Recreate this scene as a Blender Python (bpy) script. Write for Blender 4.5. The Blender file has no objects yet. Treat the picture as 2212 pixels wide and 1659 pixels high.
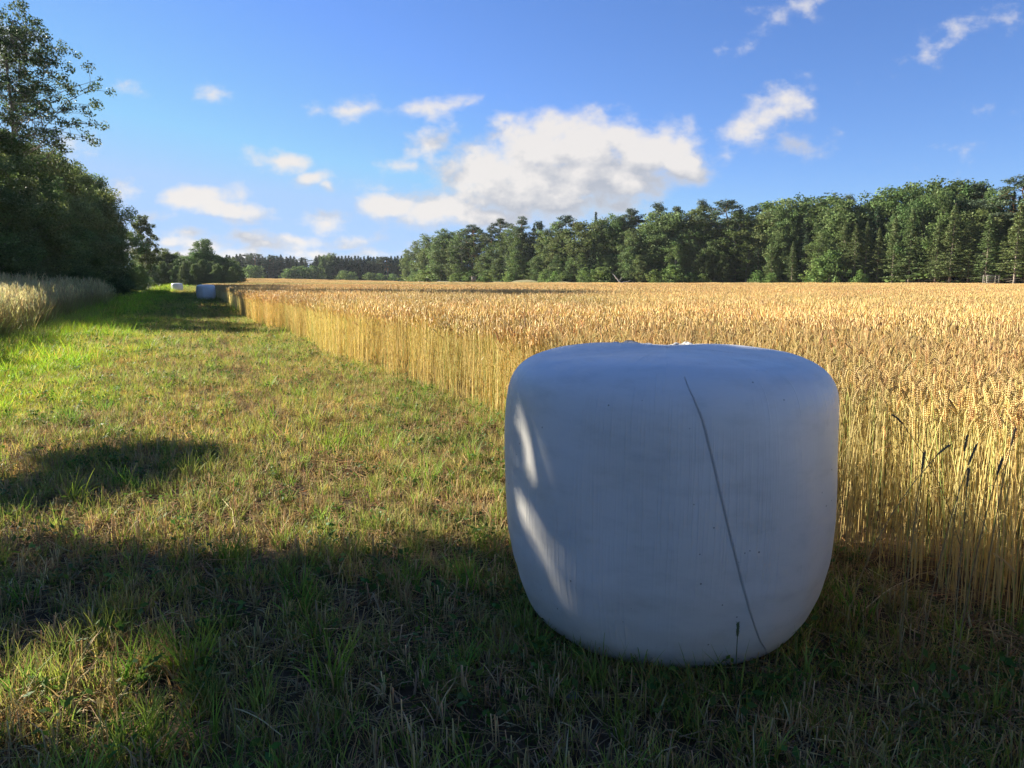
import bpy, math, random
import numpy as np
from mathutils import Vector, Matrix

R = math.radians
SC = bpy.context.scene
COL = SC.collection
rng = np.random.default_rng(7)
random.seed(7)

# ------------------------------------------------------------------ camera
CAM_H, PITCH, FPX = 1.42, R(8.02), 731.0            # focal length in pixels of a 1024 wide frame
cam_d = bpy.data.cameras.new('camera')
cam_d.sensor_width = 36.0
cam_d.lens = FPX / 1024 * 36.0
cam_d.clip_start, cam_d.clip_end = 0.05, 9000
cam = bpy.data.objects.new('camera', cam_d); COL.objects.link(cam)
cam.location = (0, 0, CAM_H); cam.rotation_euler = (math.pi / 2 - PITCH, 0, 0)
SC.camera = cam
def ray(px, py):                                     # pixel of the 1024 x 768 frame -> direction
    a, b = (px - 512) / FPX, (384 - py) / FPX
    return np.array([a, math.cos(PITCH) + b * math.sin(PITCH), -math.sin(PITCH) + b * math.cos(PITCH)])
def on_z(px, py, z=0.0):
    d = ray(px, py); k = (z - CAM_H) / d[2]
    return np.array([d[0] * k, d[1] * k, z])

# ------------------------------------------------------------------ sun, sky, exposure
SUN_BEAR, SUN_EL = -63.0, 23.0                       # compass-like bearing from the viewing direction
SUNH = np.array([math.sin(R(SUN_BEAR)), math.cos(R(SUN_BEAR))])
sun_d = bpy.data.lights.new('sun', 'SUN'); sun_d.energy = 5.0; sun_d.angle = R(0.55); sun_d.color = (1.0, 0.92, 0.75)
sun = bpy.data.objects.new('sun', sun_d); COL.objects.link(sun)
sv = Vector((SUNH[0] * math.cos(R(SUN_EL)), SUNH[1] * math.cos(R(SUN_EL)), math.sin(R(SUN_EL))))
sun.rotation_euler = sv.to_track_quat('Z', 'Y').to_euler(); sun.location = (-40, 25, 30)

SC.view_settings.view_transform = 'Standard'; SC.view_settings.look = 'None'
SC.view_settings.exposure = 1.75; SC.view_settings.gamma = 1.0
SC.render.engine = 'CYCLES'
cy = SC.cycles
cy.max_bounces = 6; cy.diffuse_bounces = 3; cy.glossy_bounces = 2; cy.transmission_bounces = 3; cy.transparent_max_bounces = 6
cy.use_denoising = True
cy.caustics_reflective = False; cy.caustics_refractive = False

world = bpy.data.worlds.new('World'); SC.world = world; world.use_nodes = True
wn, wl = world.node_tree.nodes, world.node_tree.links
wn.clear()
world.cycles.sampling_method = 'MANUAL'; world.cycles.sample_map_resolution = 512
def uvdir(X, Y):                                     # photo position (2212 wide) -> direction plane (x/y, z/y)
    d = ray(X / 2.16016, Y / 2.16016); return d[0] / d[1], d[2] / d[1]
CLOUDS = [  # x, y, rx, ry, tilt, strength
 (1192,275,52,42,0,1.0),(1150,325,95,55,0,1.0),(1255,320,125,72,0,1.05),(1050,375,120,58,0,1.0),(1200,395,200,72,0,1.1),
 (1345,300,70,45,0,.9),(1400,335,100,62,0,1.0),(1470,365,62,34,20,.9),(1330,385,140,50,0,1.0),(1120,435,140,40,0,1.0),
 (1240,440,130,36,0,.85),(850,448,85,24,0,.9),(950,456,120,32,0,.95),(1060,472,120,24,0,.8),(1095,285,70,17,-32,.5),(1100,262,26,14,0,.5),
 (925,310,60,34,-20,.55),(870,362,42,18,0,.45),(955,228,85,20,-6,.55),(1015,228,35,14,-30,.45),(765,230,68,20,0,.6),(612,345,70,22,5,.75),
 (680,385,40,13,0,.6),(710,406,12,12,0,.5),(430,425,85,24,0,.85),(500,450,95,22,8,.85),(700,478,50,24,0,.6),
 (1325,448,60,24,0,.6),(1670,240,75,42,-35,.66),(1620,285,95,38,-30,.45),(1700,300,80,26,0,.35),(1710,22,95,26,-28,.25),
 (2030,100,85,24,-25,.25),(2120,50,75,26,-20,.23),(2010,120,30,34,0,.2),(2165,250,45,17,0,.12),(2070,326,55,13,-6,.12),(458,197,40,22,0,.36),
 (265,190,32,13,0,.28),(10,110,55,55,0,.7),(150,325,55,28,0,.45),(265,410,70,20,0,.35),(330,470,60,20,0,.4),
 (300,540,60,16,0,.6),(365,520,50,16,0,.6),(410,500,44,14,0,.55),(455,528,60,16,0,.65),(520,512,50,14,0,.6),(575,532,60,16,0,.65),(640,515,55,14,0,.55),(690,540,60,14,0,.6),(745,525,50,12,0,.5),(350,560,90,14,0,.6),(500,556,100,14,0,.6),(650,560,100,12,0,.55),
 (330,512,140,22,0,.4),(560,520,170,22,0,.5),(760,520,160,14,0,.34),(430,545,240,20,0,.6),(720,548,200,14,0,.5),(820,408,80,14,0,.22),
 (-260,380,260,60,0,.8),(-500,150,240,70,10,.7),(2500,420,200,40,0,.7),(2900,200,260,80,-12,.8),(250,-300,260,70,20,.5),(1500,-420,300,80,-15,.6)]
grp = bpy.data.node_groups.new('cloud_density', 'ShaderNodeTree')
grp.interface.new_socket('P', in_out='INPUT', socket_type='NodeSocketVector')
grp.interface.new_socket('D', in_out='OUTPUT', socket_type='NodeSocketFloat')
gn, gl = grp.nodes, grp.links
gi, go = gn.new('NodeGroupInput'), gn.new('NodeGroupOutput')
def gmath(nodes, links, op, a, b=None, c=None, clamp=False):
    m = nodes.new('ShaderNodeMath'); m.operation = op; m.use_clamp = clamp
    for i, v in enumerate((a, b, c)):
        if v is None: continue
        if isinstance(v, (int, float)): m.inputs[i].default_value = v
        else: links.new(v, m.inputs[i])
    return m.outputs[0]
warp = gn.new('ShaderNodeTexNoise'); warp.inputs['Scale'].default_value = 11; warp.inputs['Detail'].default_value = 3
gl.new(gi.outputs[0], warp.inputs['Vector'])
w1 = gn.new('ShaderNodeVectorMath'); w1.operation = 'MULTIPLY_ADD'
gl.new(warp.outputs['Color'], w1.inputs[0]); w1.inputs[1].default_value = (.045, .035, 0); gl.new(gi.outputs[0], w1.inputs[2])
w2 = gn.new('ShaderNodeVectorMath'); w2.operation = 'SUBTRACT'; gl.new(w1.outputs[0], w2.inputs[0]); w2.inputs[1].default_value = (.0225, .0175, 0)
cur = None
for (X, Y, rx, ry, tilt, st) in CLOUDS:
    u, v = uvdir(X, Y)
    k = 1 / 2.16016 / FPX
    mp = gn.new('ShaderNodeMapping'); mp.vector_type = 'TEXTURE'
    mp.inputs['Location'].default_value = (u, v, 0); mp.inputs['Rotation'].default_value = (0, 0, -R(tilt))
    mp.inputs['Scale'].default_value = (rx * k * 1.4, ry * k * 1.42, 1)
    if cur is None: gl.new(w2.outputs[0], mp.inputs['Vector'])
    else:                                             # carry the running value along so the shader stays small
        cv = gn.new('ShaderNodeVectorMath'); cv.operation = 'MULTIPLY_ADD'
        gl.new(cur, cv.inputs[0]); cv.inputs[1].default_value = (0, 0, 1e-5); gl.new(w2.outputs[0], cv.inputs[2]); gl.new(cv.outputs[0], mp.inputs['Vector'])
    ln = gn.new('ShaderNodeVectorMath'); ln.operation = 'LENGTH'; gl.new(mp.outputs[0], ln.inputs[0])
    o = gmath(gn, gl, 'MULTIPLY_ADD', ln.outputs['Value'], -st, st)
    cur = o if cur is None else gmath(gn, gl, 'SMOOTH_MAX', cur, o, .12)
nz = gn.new('ShaderNodeTexNoise'); nz.inputs['Scale'].default_value = 24; nz.inputs['Detail'].default_value = 7; nz.inputs['Roughness'].default_value = .58
mpn = gn.new('ShaderNodeVectorMath'); mpn.operation = 'MULTIPLY'; mpn.inputs[1].default_value = (1, 1.35, 1)
gl.new(gi.outputs[0], mpn.inputs[0]); gl.new(mpn.outputs[0], nz.inputs['Vector'])
nn = gmath(gn, gl, 'MULTIPLY_ADD', nz.outputs['Fac'], 1.35, -.72)
gl.new(gmath(gn, gl, 'ADD', cur, nn), go.inputs[0])

tc = wn.new('ShaderNodeTexCoord')
sx = wn.new('ShaderNodeSeparateXYZ'); wl.new(tc.outputs['Generated'], sx.inputs[0])
ay = gmath(wn, wl, 'MAXIMUM', gmath(wn, wl, 'ABSOLUTE', sx.outputs[1]), .02)
cx = wn.new('ShaderNodeCombineXYZ')
wl.new(gmath(wn, wl, 'DIVIDE', sx.outputs[0], ay), cx.inputs[0]); wl.new(gmath(wn, wl, 'DIVIDE', sx.outputs[2], ay), cx.inputs[1])
g1 = wn.new('ShaderNodeGroup'); g1.node_tree = grp; wl.new(cx.outputs[0], g1.inputs[0])
off = wn.new('ShaderNodeVectorMath'); off.operation = 'ADD'; off.inputs[1].default_value = (-.028, .042, 0)
cr = wn.new('ShaderNodeVectorMath'); cr.operation = 'MULTIPLY_ADD'; wl.new(g1.outputs[0], cr.inputs[0]); cr.inputs[1].default_value = (0, 0, 1e-5)
wl.new(cx.outputs[0], cr.inputs[2]); wl.new(cr.outputs[0], off.inputs[0])
g2 = wn.new('ShaderNodeGroup'); g2.node_tree = grp; wl.new(off.outputs[0], g2.inputs[0])
def mrange(nodes, links, v, a, b, c, d, smooth=True):
    m = nodes.new('ShaderNodeMapRange'); m.interpolation_type = 'SMOOTHSTEP' if smooth else 'LINEAR'
    links.new(v, m.inputs[0])
    for i, q in zip((1, 2, 3, 4), (a, b, c, d)): m.inputs[i].default_value = q
    return m.outputs[0]
alpha = mrange(wn, wl, g1.outputs[0], -.03, .6, 0, .97)
lit = gmath(wn, wl, 'MULTIPLY_ADD', gmath(wn, wl, 'SUBTRACT', g1.outputs[0], g2.outputs[0]), 1.7, .37, clamp=True)
thin = mrange(wn, wl, g1.outputs[0], .1, .7, 1.0, 0.0)
lit2 = gmath(wn, wl, 'MAXIMUM', lit, gmath(wn, wl, 'MULTIPLY', thin, .55))
ccol = wn.new('ShaderNodeMix'); ccol.data_type = 'RGBA'
wl.new(lit2, ccol.inputs['Factor'])
SKYS = .05
ccol.inputs['A'].default_value = (2.9, 3.08, 3.5, 1); ccol.inputs['B'].default_value = (5.15, 4.95, 4.8, 1)
sky = wn.new('ShaderNodeTexSky'); sky.sky_type = 'NISHITA'; sky.sun_disc = False
sky.sun_elevation = R(SUN_EL); sky.sun_rotation = R(SUN_BEAR); sky.altitude = 60; sky.air_density = 1.0; sky.dust_density = .0; sky.ozone_density = 3.0
tint = wn.new('ShaderNodeMix'); tint.data_type = 'RGBA'; tint.blend_type = 'MULTIPLY'; tint.inputs['Factor'].default_value = 1
wl.new(sky.outputs[0], tint.inputs['A']); tint.inputs['B'].default_value = (.60, .735, 1.08, 1)
mixc = wn.new('ShaderNodeMix'); mixc.data_type = 'RGBA'
lim = wn.new('ShaderNodeVectorMath'); lim.operation = 'MINIMUM'; wl.new(tint.outputs['Result'], lim.inputs[0]); lim.inputs[1].default_value = (2.45, 3.75, 5.8)
wl.new(alpha, mixc.inputs['Factor']); wl.new(lim.outputs[0], mixc.inputs['A']); wl.new(ccol.outputs['Result'], mixc.inputs['B'])
bg = wn.new('ShaderNodeBackground'); bg.inputs['Strength'].default_value = SKYS
wl.new(mixc.outputs['Result'], bg.inputs['Color'])
wo = wn.new('ShaderNodeOutputWorld'); wl.new(bg.outputs[0], wo.inputs[0])

# ------------------------------------------------------------------ helpers
def noise2(x, y, seed=0):
    """smooth value noise, 0..1"""
    x = np.asarray(x, float); y = np.asarray(y, float)
    xi, yi = np.floor(x), np.floor(y); fx, fy = x - xi, y - yi
    fx, fy = fx * fx * (3 - 2 * fx), fy * fy * (3 - 2 * fy)
    def h(a, b):
        v = np.sin(a * 127.1 + b * 311.7 + seed * 74.7) * 43758.5453
        return v - np.floor(v)
    return (h(xi, yi) * (1 - fx) + h(xi + 1, yi) * fx) * (1 - fy) + (h(xi, yi + 1) * (1 - fx) + h(xi + 1, yi + 1) * fx) * fy
TA = R(-23.5)                                        # bearing of the mown strip
TD = np.array([math.sin(TA), math.cos(TA)]); ND = np.array([math.cos(TA), -math.sin(TA)])
def st2xy(s, t): return ND[0] * s + TD[0] * t, ND[1] * s + TD[1] * t
def xy2st(x, y): return x * ND[0] + y * ND[1], x * TD[0] + y * TD[1]
def ground_z(x, y):
    x = np.asarray(x, float); y = np.asarray(y, float)
    d = np.hypot(x, y); b = np.degrees(np.arctan2(x, y))
    rise = np.clip((d - 170) / 260, 0, 1); rise = rise * rise * (3 - 2 * rise)
    z = 1.9 * rise * np.exp(-((b + 21) / 9.5) ** 2)
    near = np.clip(1 - d / 60, 0, 1)
    z = z + near * (noise2(x * .9, y * .9, 3) - .5) * .05 + near * (noise2(x * 3.1, y * 3.1, 4) - .5) * .018
    s, t = xy2st(x, y)
    return z + .28 * np.clip((-s - 3.9) / 3, 0, 1) * np.clip(1 - d / 250, 0, 1)

class Geo:
    def __init__(self): self.V, self.F, self.C, self.n = [], [], [], 0
    def add(self, v, f, c):
        v = np.asarray(v, float).reshape(-1, 3); f = np.asarray(f, np.int64)
        c = np.broadcast_to(np.asarray(c, float), (len(v), 3)) if np.ndim(c) < 2 else np.asarray(c, float)
        self.V.append(v); self.C.append(c); self.F.append(f + self.n); self.n += len(v)
    def mesh(self, name, mat, smooth=False):
        me = bpy.data.meshes.new(name)
        V = np.concatenate(self.V); C = np.concatenate(self.C)
        loops = np.concatenate([f.ravel() for f in self.F]).astype(np.int32)
        tot = np.concatenate([np.full(len(f), f.shape[1]) for f in self.F]).astype(np.int32)
        st = np.concatenate([[0], np.cumsum(tot)[:-1]]).astype(np.int32)
        me.vertices.add(len(V)); me.vertices.foreach_set('co', V.astype(np.float32).ravel())
        me.loops.add(len(loops)); me.loops.foreach_set('vertex_index', loops)
        me.polygons.add(len(tot)); me.polygons.foreach_set('loop_start', st); me.polygons.foreach_set('loop_total', tot)
        if smooth: me.polygons.foreach_set('use_smooth', np.ones(len(tot), bool))
        a = me.color_attributes.new('col', 'FLOAT_COLOR', 'POINT')
        a.data.foreach_set('color', np.concatenate([np.clip(C, 0, 1), np.ones((len(C), 1))], 1).astype(np.float32).ravel())
        me.materials.append(mat); me.update(); me.validate()
        return me

def cvar(c, n, amt=.18, r=rng):
    c = np.asarray(c, float)
    return np.clip(c[None, :] * (1 + r.normal(0, amt, (n, 1))) * (1 + r.normal(0, amt * .35, (n, 3))), .004, .95)

def blades(g, base, az, L, w, lean, bend, K, c0, c1, r=rng, flat=0.0):
    n = len(base); pos = base.copy(); th = lean.copy()
    tw = az + np.pi / 2 + r.normal(0, .6, n)
    side = np.stack([np.cos(tw), np.sin(tw), r.normal(0, .15, n)], 1)
    rows, cols = [], []
    for j in range(K + 1):
        t = j / K
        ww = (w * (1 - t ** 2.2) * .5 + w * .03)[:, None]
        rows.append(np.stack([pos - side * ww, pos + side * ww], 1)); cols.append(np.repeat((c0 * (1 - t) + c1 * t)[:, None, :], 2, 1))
        th = lean + bend * (j + .5) / K
        pos = pos + (L / K)[:, None] * np.stack([np.sin(th) * np.cos(az), np.sin(th) * np.sin(az), np.cos(th)], 1)
    V = np.stack(rows, 1).reshape(n, -1, 3); Cc = np.stack(cols, 1).reshape(n, -1, 3)
    m = V.shape[1]; q = np.array([[2 * j, 2 * j + 1, 2 * j + 3, 2 * j + 2] for j in range(K)])
    F = (q[None] + (np.arange(n) * m)[:, None, None]).reshape(-1, 4)
    g.add(V, F, Cc.reshape(-1, 3))

def tubes(g, base, az, L, r0, r1, lean, bend, K, sides, c0, c1, prof=None):
    n = len(base); pos = base.copy(); rings, cols = [], []
    for j in range(K + 1):
        t = j / K
        th = lean + bend * max(j - .5, 0) / K
        d = np.stack([np.sin(th) * np.cos(az), np.sin(th) * np.sin(az), np.cos(th)], 1)
        s1 = np.stack([-np.sin(az), np.cos(az), 0 * az], 1); s2 = np.cross(d, s1)
        rr = (r0 * (1 - t) + r1 * t) * (prof[j] if prof is not None else 1)
        rr = np.broadcast_to(rr, (n,))
        ang = np.arange(sides) * 2 * np.pi / sides
        ring = pos[:, None, :] + rr[:, None, None] * (np.cos(ang)[None, :, None] * s1[:, None, :] + np.sin(ang)[None, :, None] * s2[:, None, :])
        rings.append(ring); cols.append(np.repeat((c0 * (1 - t) + c1 * t)[:, None, :], sides, 1))
        if j < K:
            th = lean + bend * (j + .5) / K
            d = np.stack([np.sin(th) * np.cos(az), np.sin(th) * np.sin(az), np.cos(th)], 1)
            pos = pos + (L / K)[:, None] * d
    V = np.stack(rings, 1).reshape(n, -1, 3); Cc = np.stack(cols, 1).reshape(n, -1, 3); m = V.shape[1]
    q = [[j * sides + i, j * sides + (i + 1) % sides, (j + 1) * sides + (i + 1) % sides, (j + 1) * sides + i] for j in range(K) for i in range(sides)]
    F = (np.array(q)[None] + (np.arange(n) * m)[:, None, None]).reshape(-1, 4)
    g.add(V, F, Cc.reshape(-1, 3))
    return pos, d

def leaves(g, c, size, col, r=rng, up=None, aspect=.6, droop=None):
    """one rhombic leaf per centre; col (n,3)"""
    n = len(c)
    nrm = r.normal(0, 1, (n, 3))
    if up is not None: nrm = nrm * .8 + up
    nrm /= np.linalg.norm(nrm, axis=1, keepdims=True) + 1e-9
    a = r.normal(0, 1, (n, 3))
    if droop is not None: a = a * .45 + droop
    a -= nrm * (a * nrm).sum(1, keepdims=True); a /= np.linalg.norm(a, axis=1, keepdims=True) + 1e-9
    b = np.cross(nrm, a)
    s = (size * r.uniform(.6, 1.35, n))[:, None]
    V = np.stack([c - a * s * .5, c - b * s * .5 * aspect, c + a * s * .5, c + b * s * .5 * aspect], 1)
    F = np.arange(n * 4).reshape(n, 4)
    g.add(V, F, np.repeat(col, 4, 0))

def limb(g, p0, p1, r0, r1, col, r, K=4, sides=5, wob=.06, sag=0.0):
    p0, p1 = np.asarray(p0, float), np.asarray(p1, float); ln = np.linalg.norm(p1 - p0)
    pts = [p0 + (p1 - p0) * (j / K) + (r.normal(0, wob * ln, 3) if 0 < j < K else 0) * np.array([1, 1, .5]) - np.array([0, 0, sag * ln * math.sin(math.pi * j / K)]) for j in range(K + 1)]
    rings = []
    for j, p in enumerate(pts):
        d = pts[min(j + 1, K)] - pts[max(j - 1, 0)]; d = d / (np.linalg.norm(d) + 1e-9)
        s1 = np.cross(d, [0.31, .12, 1.0] if abs(d[2]) < .9 else [1, 0, 0]); s1 /= np.linalg.norm(s1); s2 = np.cross(d, s1)
        rr = r0 + (r1 - r0) * j / K
        a = np.arange(sides) * 2 * np.pi / sides
        rings.append(p + rr * (np.cos(a)[:, None] * s1 + np.sin(a)[:, None] * s2))
    V = np.concatenate(rings)
    q = [[j * sides + i, j * sides + (i + 1) % sides, (j + 1) * sides + (i + 1) % sides, (j + 1) * sides + i] for j in range(K) for i in range(sides)]
    g.add(V, np.array(q), np.asarray(col))
    return pts

# ------------------------------------------------------------------ materials
def nt(name):
    m = bpy.data.materials.new(name); m.use_nodes = True
    n = m.node_tree.nodes; n.clear(); return m, n, m.node_tree.links
def veg(name, transl=.3, rough=.55, spec=.3, var=.25, hue=.03, inst=False, nscale=0):
    m, n, l = nt(name)
    at = n.new('ShaderNodeAttribute'); at.attribute_name = 'col'
    oi = n.new('ShaderNodeObjectInfo')
    hs = n.new('ShaderNodeHueSaturation'); l.new(at.outputs['Color'], hs.inputs['Color'])
    l.new(gmath(n, l, 'MULTIPLY_ADD', oi.outputs['Random'], var * 2, 1 - var), hs.inputs['Value'])
    wn_ = n.new('ShaderNodeTexWhiteNoise'); wn_.noise_dimensions = '1D'; l.new(oi.outputs['Random'], wn_.inputs['W'])
    l.new(gmath(n, l, 'MULTIPLY_ADD', wn_.outputs['Value'], hue * 2, .5 - hue), hs.inputs['Hue'])
    colr = hs.outputs[0]
    if inst:                                          # 'tone' multiplies, read from the instanced points
        ia = n.new('ShaderNodeAttribute'); ia.attribute_type = 'INSTANCER'; ia.attribute_name = 'tone'
        mm = n.new('ShaderNodeMix'); mm.data_type = 'RGBA'; mm.blend_type = 'MULTIPLY'; mm.inputs['Factor'].default_value = 1
        l.new(colr, mm.inputs['A']); l.new(ia.outputs['Color'], mm.inputs['B']); colr = mm.outputs['Result']
    p = n.new('ShaderNodeBsdfPrincipled'); l.new(colr, p.inputs['Base Color'])
    p.inputs['Roughness'].default_value = rough; p.inputs['Specular IOR Level'].default_value = spec
    o = n.new('ShaderNodeOutputMaterial')
    if transl > 0:
        t = n.new('ShaderNodeBsdfTranslucent'); l.new(colr, t.inputs['Color'])
        mx = n.new('ShaderNodeMixShader'); mx.inputs[0].default_value = transl
        l.new(p.outputs[0], mx.inputs[1]); l.new(t.outputs[0], mx.inputs[2]); l.new(mx.outputs[0], o.inputs[0])
    else: l.new(p.outputs[0], o.inputs[0])
    return m
M_leaf = veg('leaf', .34, .6, .15, .22, .018)
M_needle = veg('needle', .16, .6, .25, .2, .015)
M_bark = veg('bark', 0, .85, .2, .15, .01)
M_wheat = veg('ripe_wheat', .34, .5, .35, .10, .008, inst=True)
M_grass = veg('grass_blade', .42, .6, .2, .2, .02, inst=True)
M_straw = veg('dry_straw', .22, .7, .12, .2, .01, inst=True)
M_dry = veg('dry_stalk', .1, .7, .2, .1, .01)

def soil_material():
    m, n, l = nt('soil_and_turf')
    tc = n.new('ShaderNodeTexCoord'); mp = n.new('ShaderNodeMapping'); mp.inputs['Rotation'].default_value = (0, 0, TA)
    l.new(tc.outputs['Object'], mp.inputs[0])
    def N(scale, detail=6, rough=.6):
        t = n.new('ShaderNodeTexNoise'); t.inputs['Scale'].default_value = scale; t.inputs['Detail'].default_value = detail; t.inputs['Roughness'].default_value = rough
        l.new(mp.outputs[0], t.inputs['Vector']); return t.outputs['Fac']
    def ramp(v, stops):
        r_ = n.new('ShaderNodeValToRGB'); l.new(v, r_.inputs[0]); e = r_.color_ramp.elements
        while len(e) < len(stops): e.new(.5)
        for el, (p_, c_) in zip(e, stops): el.position = p_; el.color = (*c_, 1)
        return r_.outputs[0]
    def mix(f, a, b):
        x = n.new('ShaderNodeMix'); x.data_type = 'RGBA'; l.new(f, x.inputs['Factor']); l.new(a, x.inputs['A']); l.new(b, x.inputs['B']); return x.outputs['Result']
    soil = ramp(N(9), [(.3, (.042, .027, .014)), (.52, (.095, .062, .032)), (.75, (.19, .135, .075))])
    turf = ramp(N(1.3), [(.3, (.05, .062, .014)), (.6, (.085, .092, .024)), (.8, (.13, .11, .045))])
    straw = ramp(N(3), [(.3, (.16, .105, .045)), (.7, (.28, .19, .08))])
    sp = n.new('ShaderNodeSeparateXYZ'); l.new(mp.outputs[0], sp.inputs[0])
    left = mrange(n, l, gmath(n, l, 'ADD', sp.outputs[0], gmath(n, l, 'MULTIPLY', N(.7), 2.0)), .6, -2.4, 0, 1)
    dist = n.new('ShaderNodeVectorMath'); dist.operation = 'LENGTH'; l.new(tc.outputs['Object'], dist.inputs[0])
    far = mrange(n, l, dist.outputs['Value'], 9, 40, 0, 1)
    base = mix(gmath(n, l, 'MAXIMUM', left, far), soil, turf)
    crop = mrange(n, l, sp.outputs[0], 2.2, 3.2, 0, 1)
    base = mix(gmath(n, l, 'MULTIPLY', crop, far), base, straw)
    p = n.new('ShaderNodeBsdfPrincipled'); l.new(base, p.inputs['Base Color']); p.inputs['Roughness'].default_value = .92; p.inputs['Specular IOR Level'].default_value = .15
    b = n.new('ShaderNodeBump'); b.inputs['Strength'].default_value = .9; b.inputs['Distance'].default_value = .035
    l.new(N(14, 8, .7), b.inputs['Height']); l.new(b.outputs[0], p.inputs['Normal'])
    o = n.new('ShaderNodeOutputMaterial'); l.new(p.outputs[0], o.inputs[0]); return m
M_soil = soil_material()

def film_material():
    m, n, l = nt('white_stretch_film')
    uv = n.new('ShaderNodeUVMap'); uv.uv_map = 'UVMap'
    def N(scale, vec, detail=3, rough=.5):
        t = n.new('ShaderNodeTexNoise'); t.inputs['Scale'].default_value = scale; t.inputs['Detail'].default_value = detail; t.inputs['Roughness'].default_value = rough
        l.new(vec, t.inputs['Vector']); return t.outputs['Fac']
    def MP(rot, scale):
        q = n.new('ShaderNodeMapping'); q.inputs['Rotation'].default_value = (0, 0, rot); q.inputs['Scale'].default_value = scale; l.new(uv.outputs[0], q.inputs[0]); return q.outputs[0]
    # fine stretch lines running down the film, a few degrees off vertical, in patches
    lines = N(1, MP(R(-14), (95, 1.6, 1)), 2, .6)
    lines2 = N(1, MP(R(9), (60, 1.1, 1)), 2, .6)
    patch = mrange(n, l, N(2.1, uv.outputs[0], 2), .36, .62, .08, 1)
    patch2 = mrange(n, l, N(2.6, MP(1.3, (1, 1, 1)), 2), .5, .7, .0, .7)
    h = gmath(n, l, 'MULTIPLY', mrange(n, l, lines, .45, .75, 0, 1), patch)
    h = gmath(n, l, 'ADD', h, gmath(n, l, 'MULTIPLY', mrange(n, l, lines2, .5, .75, 0, 1), patch2))
    bands = N(1, MP(0, (5.5, .8, 1)), 1)
    micro = N(160, uv.outputs[0], 2)
    b1 = n.new('ShaderNodeBump'); b1.inputs['Strength'].default_value = .62; b1.inputs['Distance'].default_value = .004; l.new(h, b1.inputs['Height'])
    b2 = n.new('ShaderNodeBump'); b2.inputs['Strength'].default_value = .6; b2.inputs['Distance'].default_value = .02; l.new(bands, b2.inputs['Height']); l.new(b1.outputs[0], b2.inputs['Normal'])
    b3 = n.new('ShaderNodeBump'); b3.inputs['Strength'].default_value = .12; b3.inputs['Distance'].default_value = .001; l.new(micro, b3.inputs['Height']); l.new(b2.outputs[0], b3.inputs['Normal'])
    # specks of dirt and dried droplets
    vo = n.new('ShaderNodeTexVoronoi'); vo.inputs['Scale'].default_value = 26; vo.inputs['Randomness'].default_value = 1; l.new(uv.outputs[0], vo.inputs['Vector'])
    wnz = n.new('ShaderNodeTexWhiteNoise'); l.new(vo.outputs['Position'], wnz.inputs['Vector'])
    speck = gmath(n, l, 'MULTIPLY', gmath(n, l, 'LESS_THAN', vo.outputs['Distance'], gmath(n, l, 'MULTIPLY_ADD', wnz.outputs['Value'], .09, .01)), gmath(n, l, 'GREATER_THAN', wnz.outputs['Value'], .82))
    dirt = mrange(n, l, N(5, MP(.4, (1, 2.4, 1)), 6, .65), .42, .8, 0, .5)
    c1 = n.new('ShaderNodeMix'); c1.data_type = 'RGBA'; l.new(dirt, c1.inputs['Factor']); c1.inputs['A'].default_value = (.74, .71, .66, 1); c1.inputs['B'].default_value = (.50, .49, .44, 1)
    c2 = n.new('ShaderNodeMix'); c2.data_type = 'RGBA'; l.new(gmath(n, l, 'MULTIPLY', speck, .75), c2.inputs['Factor']); l.new(c1.outputs['Result'], c2.inputs['A']); c2.inputs['B'].default_value = (.10, .09, .06, 1)
    p = n.new('ShaderNodeBsdfPrincipled'); l.new(c2.outputs['Result'], p.inputs['Base Color'])
    p.inputs['Roughness'].default_value = .47; p.inputs['Specular IOR Level'].default_value = .5
    p.inputs['Coat Weight'].default_value = .12; p.inputs['Coat Roughness'].default_value = .3
    l.new(b3.outputs[0], p.inputs['Normal'])
    o = n.new('ShaderNodeOutputMaterial'); l.new(p.outputs[0], o.inputs[0]); return m
M_film = film_material()
def plain(name, c, rough=.7, nscale=20, amt=.35):
    m, n, l = nt(name)
    t = n.new('ShaderNodeTexNoise'); t.inputs['Scale'].default_value = nscale; t.inputs['Detail'].default_value = 5
    tc = n.new('ShaderNodeTexCoord'); l.new(tc.outputs['Object'], t.inputs['Vector'])
    x = n.new('ShaderNodeMix'); x.data_type = 'RGBA'; l.new(t.outputs['Fac'], x.inputs['Factor'])
    x.inputs['A'].default_value = (*[q * (1 - amt) for q in c], 1); x.inputs['B'].default_value = (*[min(q * (1 + amt), .9) for q in c], 1)
    p = n.new('ShaderNodeBsdfPrincipled'); l.new(x.outputs['Result'], p.inputs['Base Color']); p.inputs['Roughness'].default_value = rough
    b = n.new('ShaderNodeBump'); b.inputs['Strength'].default_value = .4; b.inputs['Distance'].default_value = .01; l.new(t.outputs['Fac'], b.inputs['Height']); l.new(b.outputs[0], p.inputs['Normal'])
    o = n.new('ShaderNodeOutputMaterial'); l.new(p.outputs[0], o.inputs[0]); return m
M_stone = plain('field_stone', (.26, .23, .20), .8, 30)
M_greywood = plain('weathered_wood', (.24, .22, .18), .85, 14)
M_mound = plain('dry_earth', (.13, .12, .05), .95, 1.2)

def link(name, data, parent=None, loc=(0, 0, 0), rz=0, sc=1):
    o = bpy.data.objects.new(name, data); COL.objects.link(o); o.parent = parent
    o.location = loc; o.rotation_euler = (0, 0, rz); o.scale = (sc, sc, sc) if np.ndim(sc) == 0 else sc
    return o
def tag(o, label=None, cat=None, group=None, kind=None):
    if label: o['label'] = label
    if cat: o['category'] = cat
    if group: o['group'] = group
    if kind: o['kind'] = kind
    return o

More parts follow.
